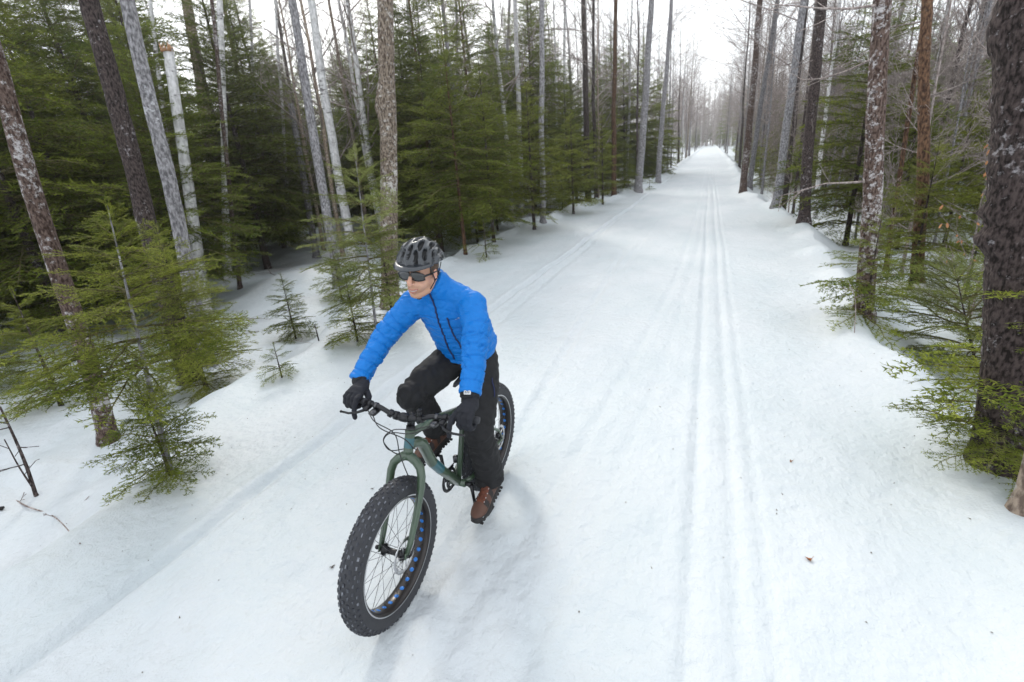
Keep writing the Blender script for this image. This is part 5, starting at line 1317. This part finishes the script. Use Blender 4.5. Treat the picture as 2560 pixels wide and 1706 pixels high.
# sunglasses
sg = empty('sunglasses'); sg.parent = person
for s in (-1, 1):
    V = []; F = []; nu, nv_ = 14, 9; rim_ = []
    for j in range(nv_):
        for i in range(nu):
            u = i/(nu-1)*2-1; v = j/(nv_-1)*2-1; 
            hgt = .0225*(1-.18*max(0, u)) * (1-.35*abs(u)**3); yy = .037+.033*u; zz = .006+v*hgt-.003*u
            xx = .103-.9*(yy**2)*6.2*.55-.0035*v*v; V.append([xx, s*yy, zz])
    F = [(j*nu+i, j*nu+i+1, (j+1)*nu+i+1, (j+1)*nu+i) for j in range(nv_-1) for i in range(nu-1)]
    if s < 0: F = [f[::-1] for f in F]
    mb = MB(); mb.add(V, F); mb.apply(hd); o = mb.build('lens', lens, sg); q = o.modifiers.new('t', 'SOLIDIFY'); q.thickness = .002
    V = np.array(V).reshape(nv_, nu, 3); lp = list(V[0])+list(V[:, -1][1:])+list(V[-1][::-1][1:])+list(V[:, 0][::-1][1:])
    mb = MB(); mb.tube(lp, .0026, 6)
    mb.tube([V[-3, -1], V[-3, -1]+A(-.012,s*.006,.002), A(.030,s*.082,.006), A(-.015,s*.086,.004), A(-.035,s*.084,-.010)], [.005,.0055,.004,.003,.003], 8); mb.tube([V[4, 0], A(.1035,0,.010)], .003, 6); mb.apply(hd); mb.build('frame', glossb, sg)

# ------------------------------------------------------------------ bits lying on the snow
def litter(name, label, base, n, col, seed, size=.02, cat='leaf'):
    b = at(*base); r = np.random.default_rng(seed); mb = MB()
    for i in range(n):
        a = r.uniform(0, 6.28); c_ = A(r.normal(0, size*.5), r.normal(0, size*.4), .004+r.uniform(0, size*.4)); l_ = size*r.uniform(.7, 1.2); t = r.uniform(-.5, .8)
        d = A(math.cos(a), math.sin(a), t*.6); e = A(-math.sin(a), math.cos(a), r.uniform(-.4, .4)); P = []
        for u, wv, zz in ((-1, 0, 0), (-.5, .35, .10), (0, .45, .0), (.6, .3, .12), (1, 0, .25)):
            P += [c_+d*l_*u+e*l_*wv+A(0,0,l_*zz), c_+d*l_*u-e*l_*wv*.9+A(0,0,l_*zz*.4)]
        mb.add(P, [(0,2,3,1), (2,4,5,3), (4,6,7,5), (6,8,9,7)])
    mb.tube([A(0,0,.004), A(size*.9,size*.3,.012), A(size*1.5,size*.9,.02)], size*.06, 4)
    o = mb.build(name, simple(name+'_colour', col, .6, noise=(60,.5))); o.location = b; tag(o, label, cat); return o
litter('dead_leaf', 'curled orange brown dead leaf lying right of the ski tracks', (1856,1288), 3, (.30,.10,.02), 1, .020)
litter('leaf_scrap', 'small tan scrap of leaf on the snow near the right bank', (1818,1061), 2, (.22,.11,.05), 2, .014)
litter('bark_crumb', 'dark crumb of bark on the snow left of the front wheel', (764,1307), 3, (.06,.05,.045), 3, .011, 'bark')
litter('bark_crumb', 'tiny dark crumb on the snow between front wheel and left groove', (856,1126), 2, (.06,.05,.045), 4, .009, 'bark')
# needles, seeds and bark flakes blown onto the snow, thicker towards the trees
mb = MB(); r = np.random.default_rng(77); k_ = 0
while k_ < 380:
    y = r.uniform(.6, 14)**1.0; sd = r.choice((-1, 1)); e_ = edgeL(y) if sd < 0 else edgeR(y); x = e_+(-sd)*abs(r.normal(0, 1.1))*(1 if r.random() < .75 else -1)
    if r.random() < .12: x = r.uniform(edgeL(y), edgeR(y))
    z = Hs(x, y)+.003; a = r.uniform(0, 6.28); l_ = r.uniform(.006, .018); w_ = r.uniform(.0015, .005); d = A(math.cos(a), math.sin(a), r.uniform(-.1, .3)); n_ = A(-math.sin(a), math.cos(a), 0); p = A(x, y, z)
    mb.add([p-n_*w_, p+n_*w_, p+d*l_+A(0,0,.002), p+d*l_*.5+A(0,0,.004)], [(0,1,2), (0,3,2), (1,3,2)]); k_ += 1
o = mb.build('needle_litter', simple('litter_brown', (.10,.07,.035), .9, noise=(3,.6)), smooth=False); tag(o, 'sparse needles and bark flakes scattered on the snow beside the trail', 'litter', kind='stuff')
# twigs and stems in the snow at the left
def twig(name, label, pts, r0, cat='twig', shoots=6, seed=0, flat=False, m='twig', ln=.3):
    b = at(*pts[0]); P = []
    vh = A(b[0], b[1], 0); vh /= np.linalg.norm(vh)
    for p_ in pts:
        if flat: q = at(*p_)+A(0,0,.012)
        else:
            d = px_ray(*p_); t = np.dot(b-CO, vh)/np.dot(d, vh); q = CO+d*t
        P.append(q-b)
    P[0] = P[0]-A(0,0,.03); Q = spline(P, 20) if len(P) > 2 else np.array(P); mb = MB(); mb.tube(Q, np.linspace(r0, r0*.45, len(Q)), 7)
    r = np.random.default_rng(seed)
    o = mb.build(name, BARK[m]); o.location = b; tag(o, label, cat)
    for i in range(shoots):
        mb = MB(); k = int(r.uniform(.2, .95)*(len(Q)-1)); a = r.uniform(0, 6.28)
        limbs(mb, Q[k], [math.cos(a)*.8, math.sin(a)*.8, r.uniform(.1, .8)], ln*r.uniform(.4, 1), r0*.4, 1, r, nk=(3, 2), up=.1); mb.build('shoot', BARK[m], o)
    return o
twig('bent_stem', 'brown stem sticking up from the snow at the far left with side shoots', [(82,1140),(62,1075),(35,1010),(0,935)], .017, 'stem', 4, 1, m='dark')
twig('bent_stem', 'thin brown stem leaning on the first stem at the far left', [(88,1138),(45,1075),(10,1010)], .009, 'stem', 2, 2, m='dark')
twig('fallen_twig', 'long arched grey twig lying on the snow at the left', [(0,1125),(60,1165),(125,1190),(186,1253)], .008, 'twig', 2, 3, flat=True, ln=.12)
twig('fallen_twig', 'short dark stick on the snow beside the front left sapling', [(184,1157),(206,1143)], .006, 'twig', 0, 4, flat=True)
twig('forked_stick', 'small dark forked stick standing right of the lone little fir', [(733,784),(728,765),(723,745)], .011, 'stick', 1, 5, m='dark', ln=.10)
twig('trailing_twig', 'thin trailing twig on the snow below the lone little fir', [(610,788),(660,782),(718,788)], .006, 'twig', 3, 6, flat=True, ln=.2)
twig('weed_stalk', 'bare weed stalk in the snow below the flecked right trunk', [(1964,765),(1966,700),(1958,660)], .005, 'stalk', 4, 7, ln=.15)
mb = MB(); b = at(4, 1172); mb.ball([0,0,.015], (.022,.018,.018), 8); mb.ball([.012,.01,.02], .012, 8); o = mb.build('bark_lump', simple('bark_lump_colour', (.015,.013,.012), .9)); o.location = b; tag(o, 'small black lump on the snow at the far left edge', 'bark')
# tangle of dark roots and dead boughs at the back of the clearing
b = at(648,548); mb = MB(); r = np.random.default_rng(44); ro = empty('dead_stump', tuple(b)); tag(ro, 'dark tangle of dead boughs round a leaning dead stem at the back of the clearing', 'stump')
mb.tube([[0,0,-.1],[-.12,.05,.6],[-.3,.1,1.5],[-.4,.1,2.3]], [.06,.05,.035,.01], 8); mb.build('stem', BARK['dark'], ro)
for i in range(16):
    mb = MB(); a = r.uniform(0, 6.28); limbs(mb, [-.02,0,.35], [math.cos(a), math.sin(a), -.05], r.uniform(.35,.75), .02, 1, r, nk=(4,4), up=-.5); mb.build('dead_bough', BARK['dark'], ro)
# beech sapling that kept its orange leaves, right side
b = at(2195, 720); bs_ = empty('beech_sapling', tuple(b)); tag(bs_, 'thin beech sapling with withered orange leaves between the rusty and massive trunks', 'sapling')
r = np.random.default_rng(9); mb = bare_crown(2.3, .5, 16, 91, spread=.28, br0=.007, nk=(3, 2), depth=1, elev=(5, 45)); mb.tube([[0,0,-.1],[.04,0,.8],[.0,.03,1.6],[.05,0,2.3]], [.013,.011,.007,.003], 6); VV_ = np.concatenate(mb.V); mb.build('stem', BARK['twig'], bs_)
lm = simple('withered_leaf', (.42,.19,.08), .7, noise=(12,.35))
lme = make_mesh('leaf', A(0,0,0, .008,.012,-.02, .012,.020,-.05, .004,.006,-.085, -.008,-.010,-.055, -.006,-.012,-.02).reshape(-1,3), [(0,1,5),(1,2,4,5),(2,3,4)], lm)
for i in range(46):
    q = VV_[r.integers(len(VV_))]
    if q[2] < .5: continue
    o = link_mesh('leaf', lme, bs_); o.location = q; o.rotation_euler = (r.normal(0,.5), r.normal(0,.5), r.uniform(0,6.28)); o.scale = (.95,)*3 if r.random() < .5 else (.7,)*3

# ------------------------------------------------------------------ the thin winter haze in the woods
mb = MB(); mb.box([-20, 140, 17.9], (400, 420, 42.2)); hz = mb.build('haze', mat('haze_air')[0], smooth=False); tag(hz, kind='stuff')
hm_ = hz.data.materials[0]; t_ = hm_.node_tree; t_.nodes.clear(); pv = t_.nodes.new('ShaderNodeVolumePrincipled'); mo = t_.nodes.new('ShaderNodeOutputMaterial')
pv.inputs['Color'].default_value = (.92,.94,.96,1); pv.inputs['Density'].default_value = .0014; pv.inputs['Anisotropy'].default_value = .7; t_.links.new(pv.outputs[0], mo.inputs['Volume'])
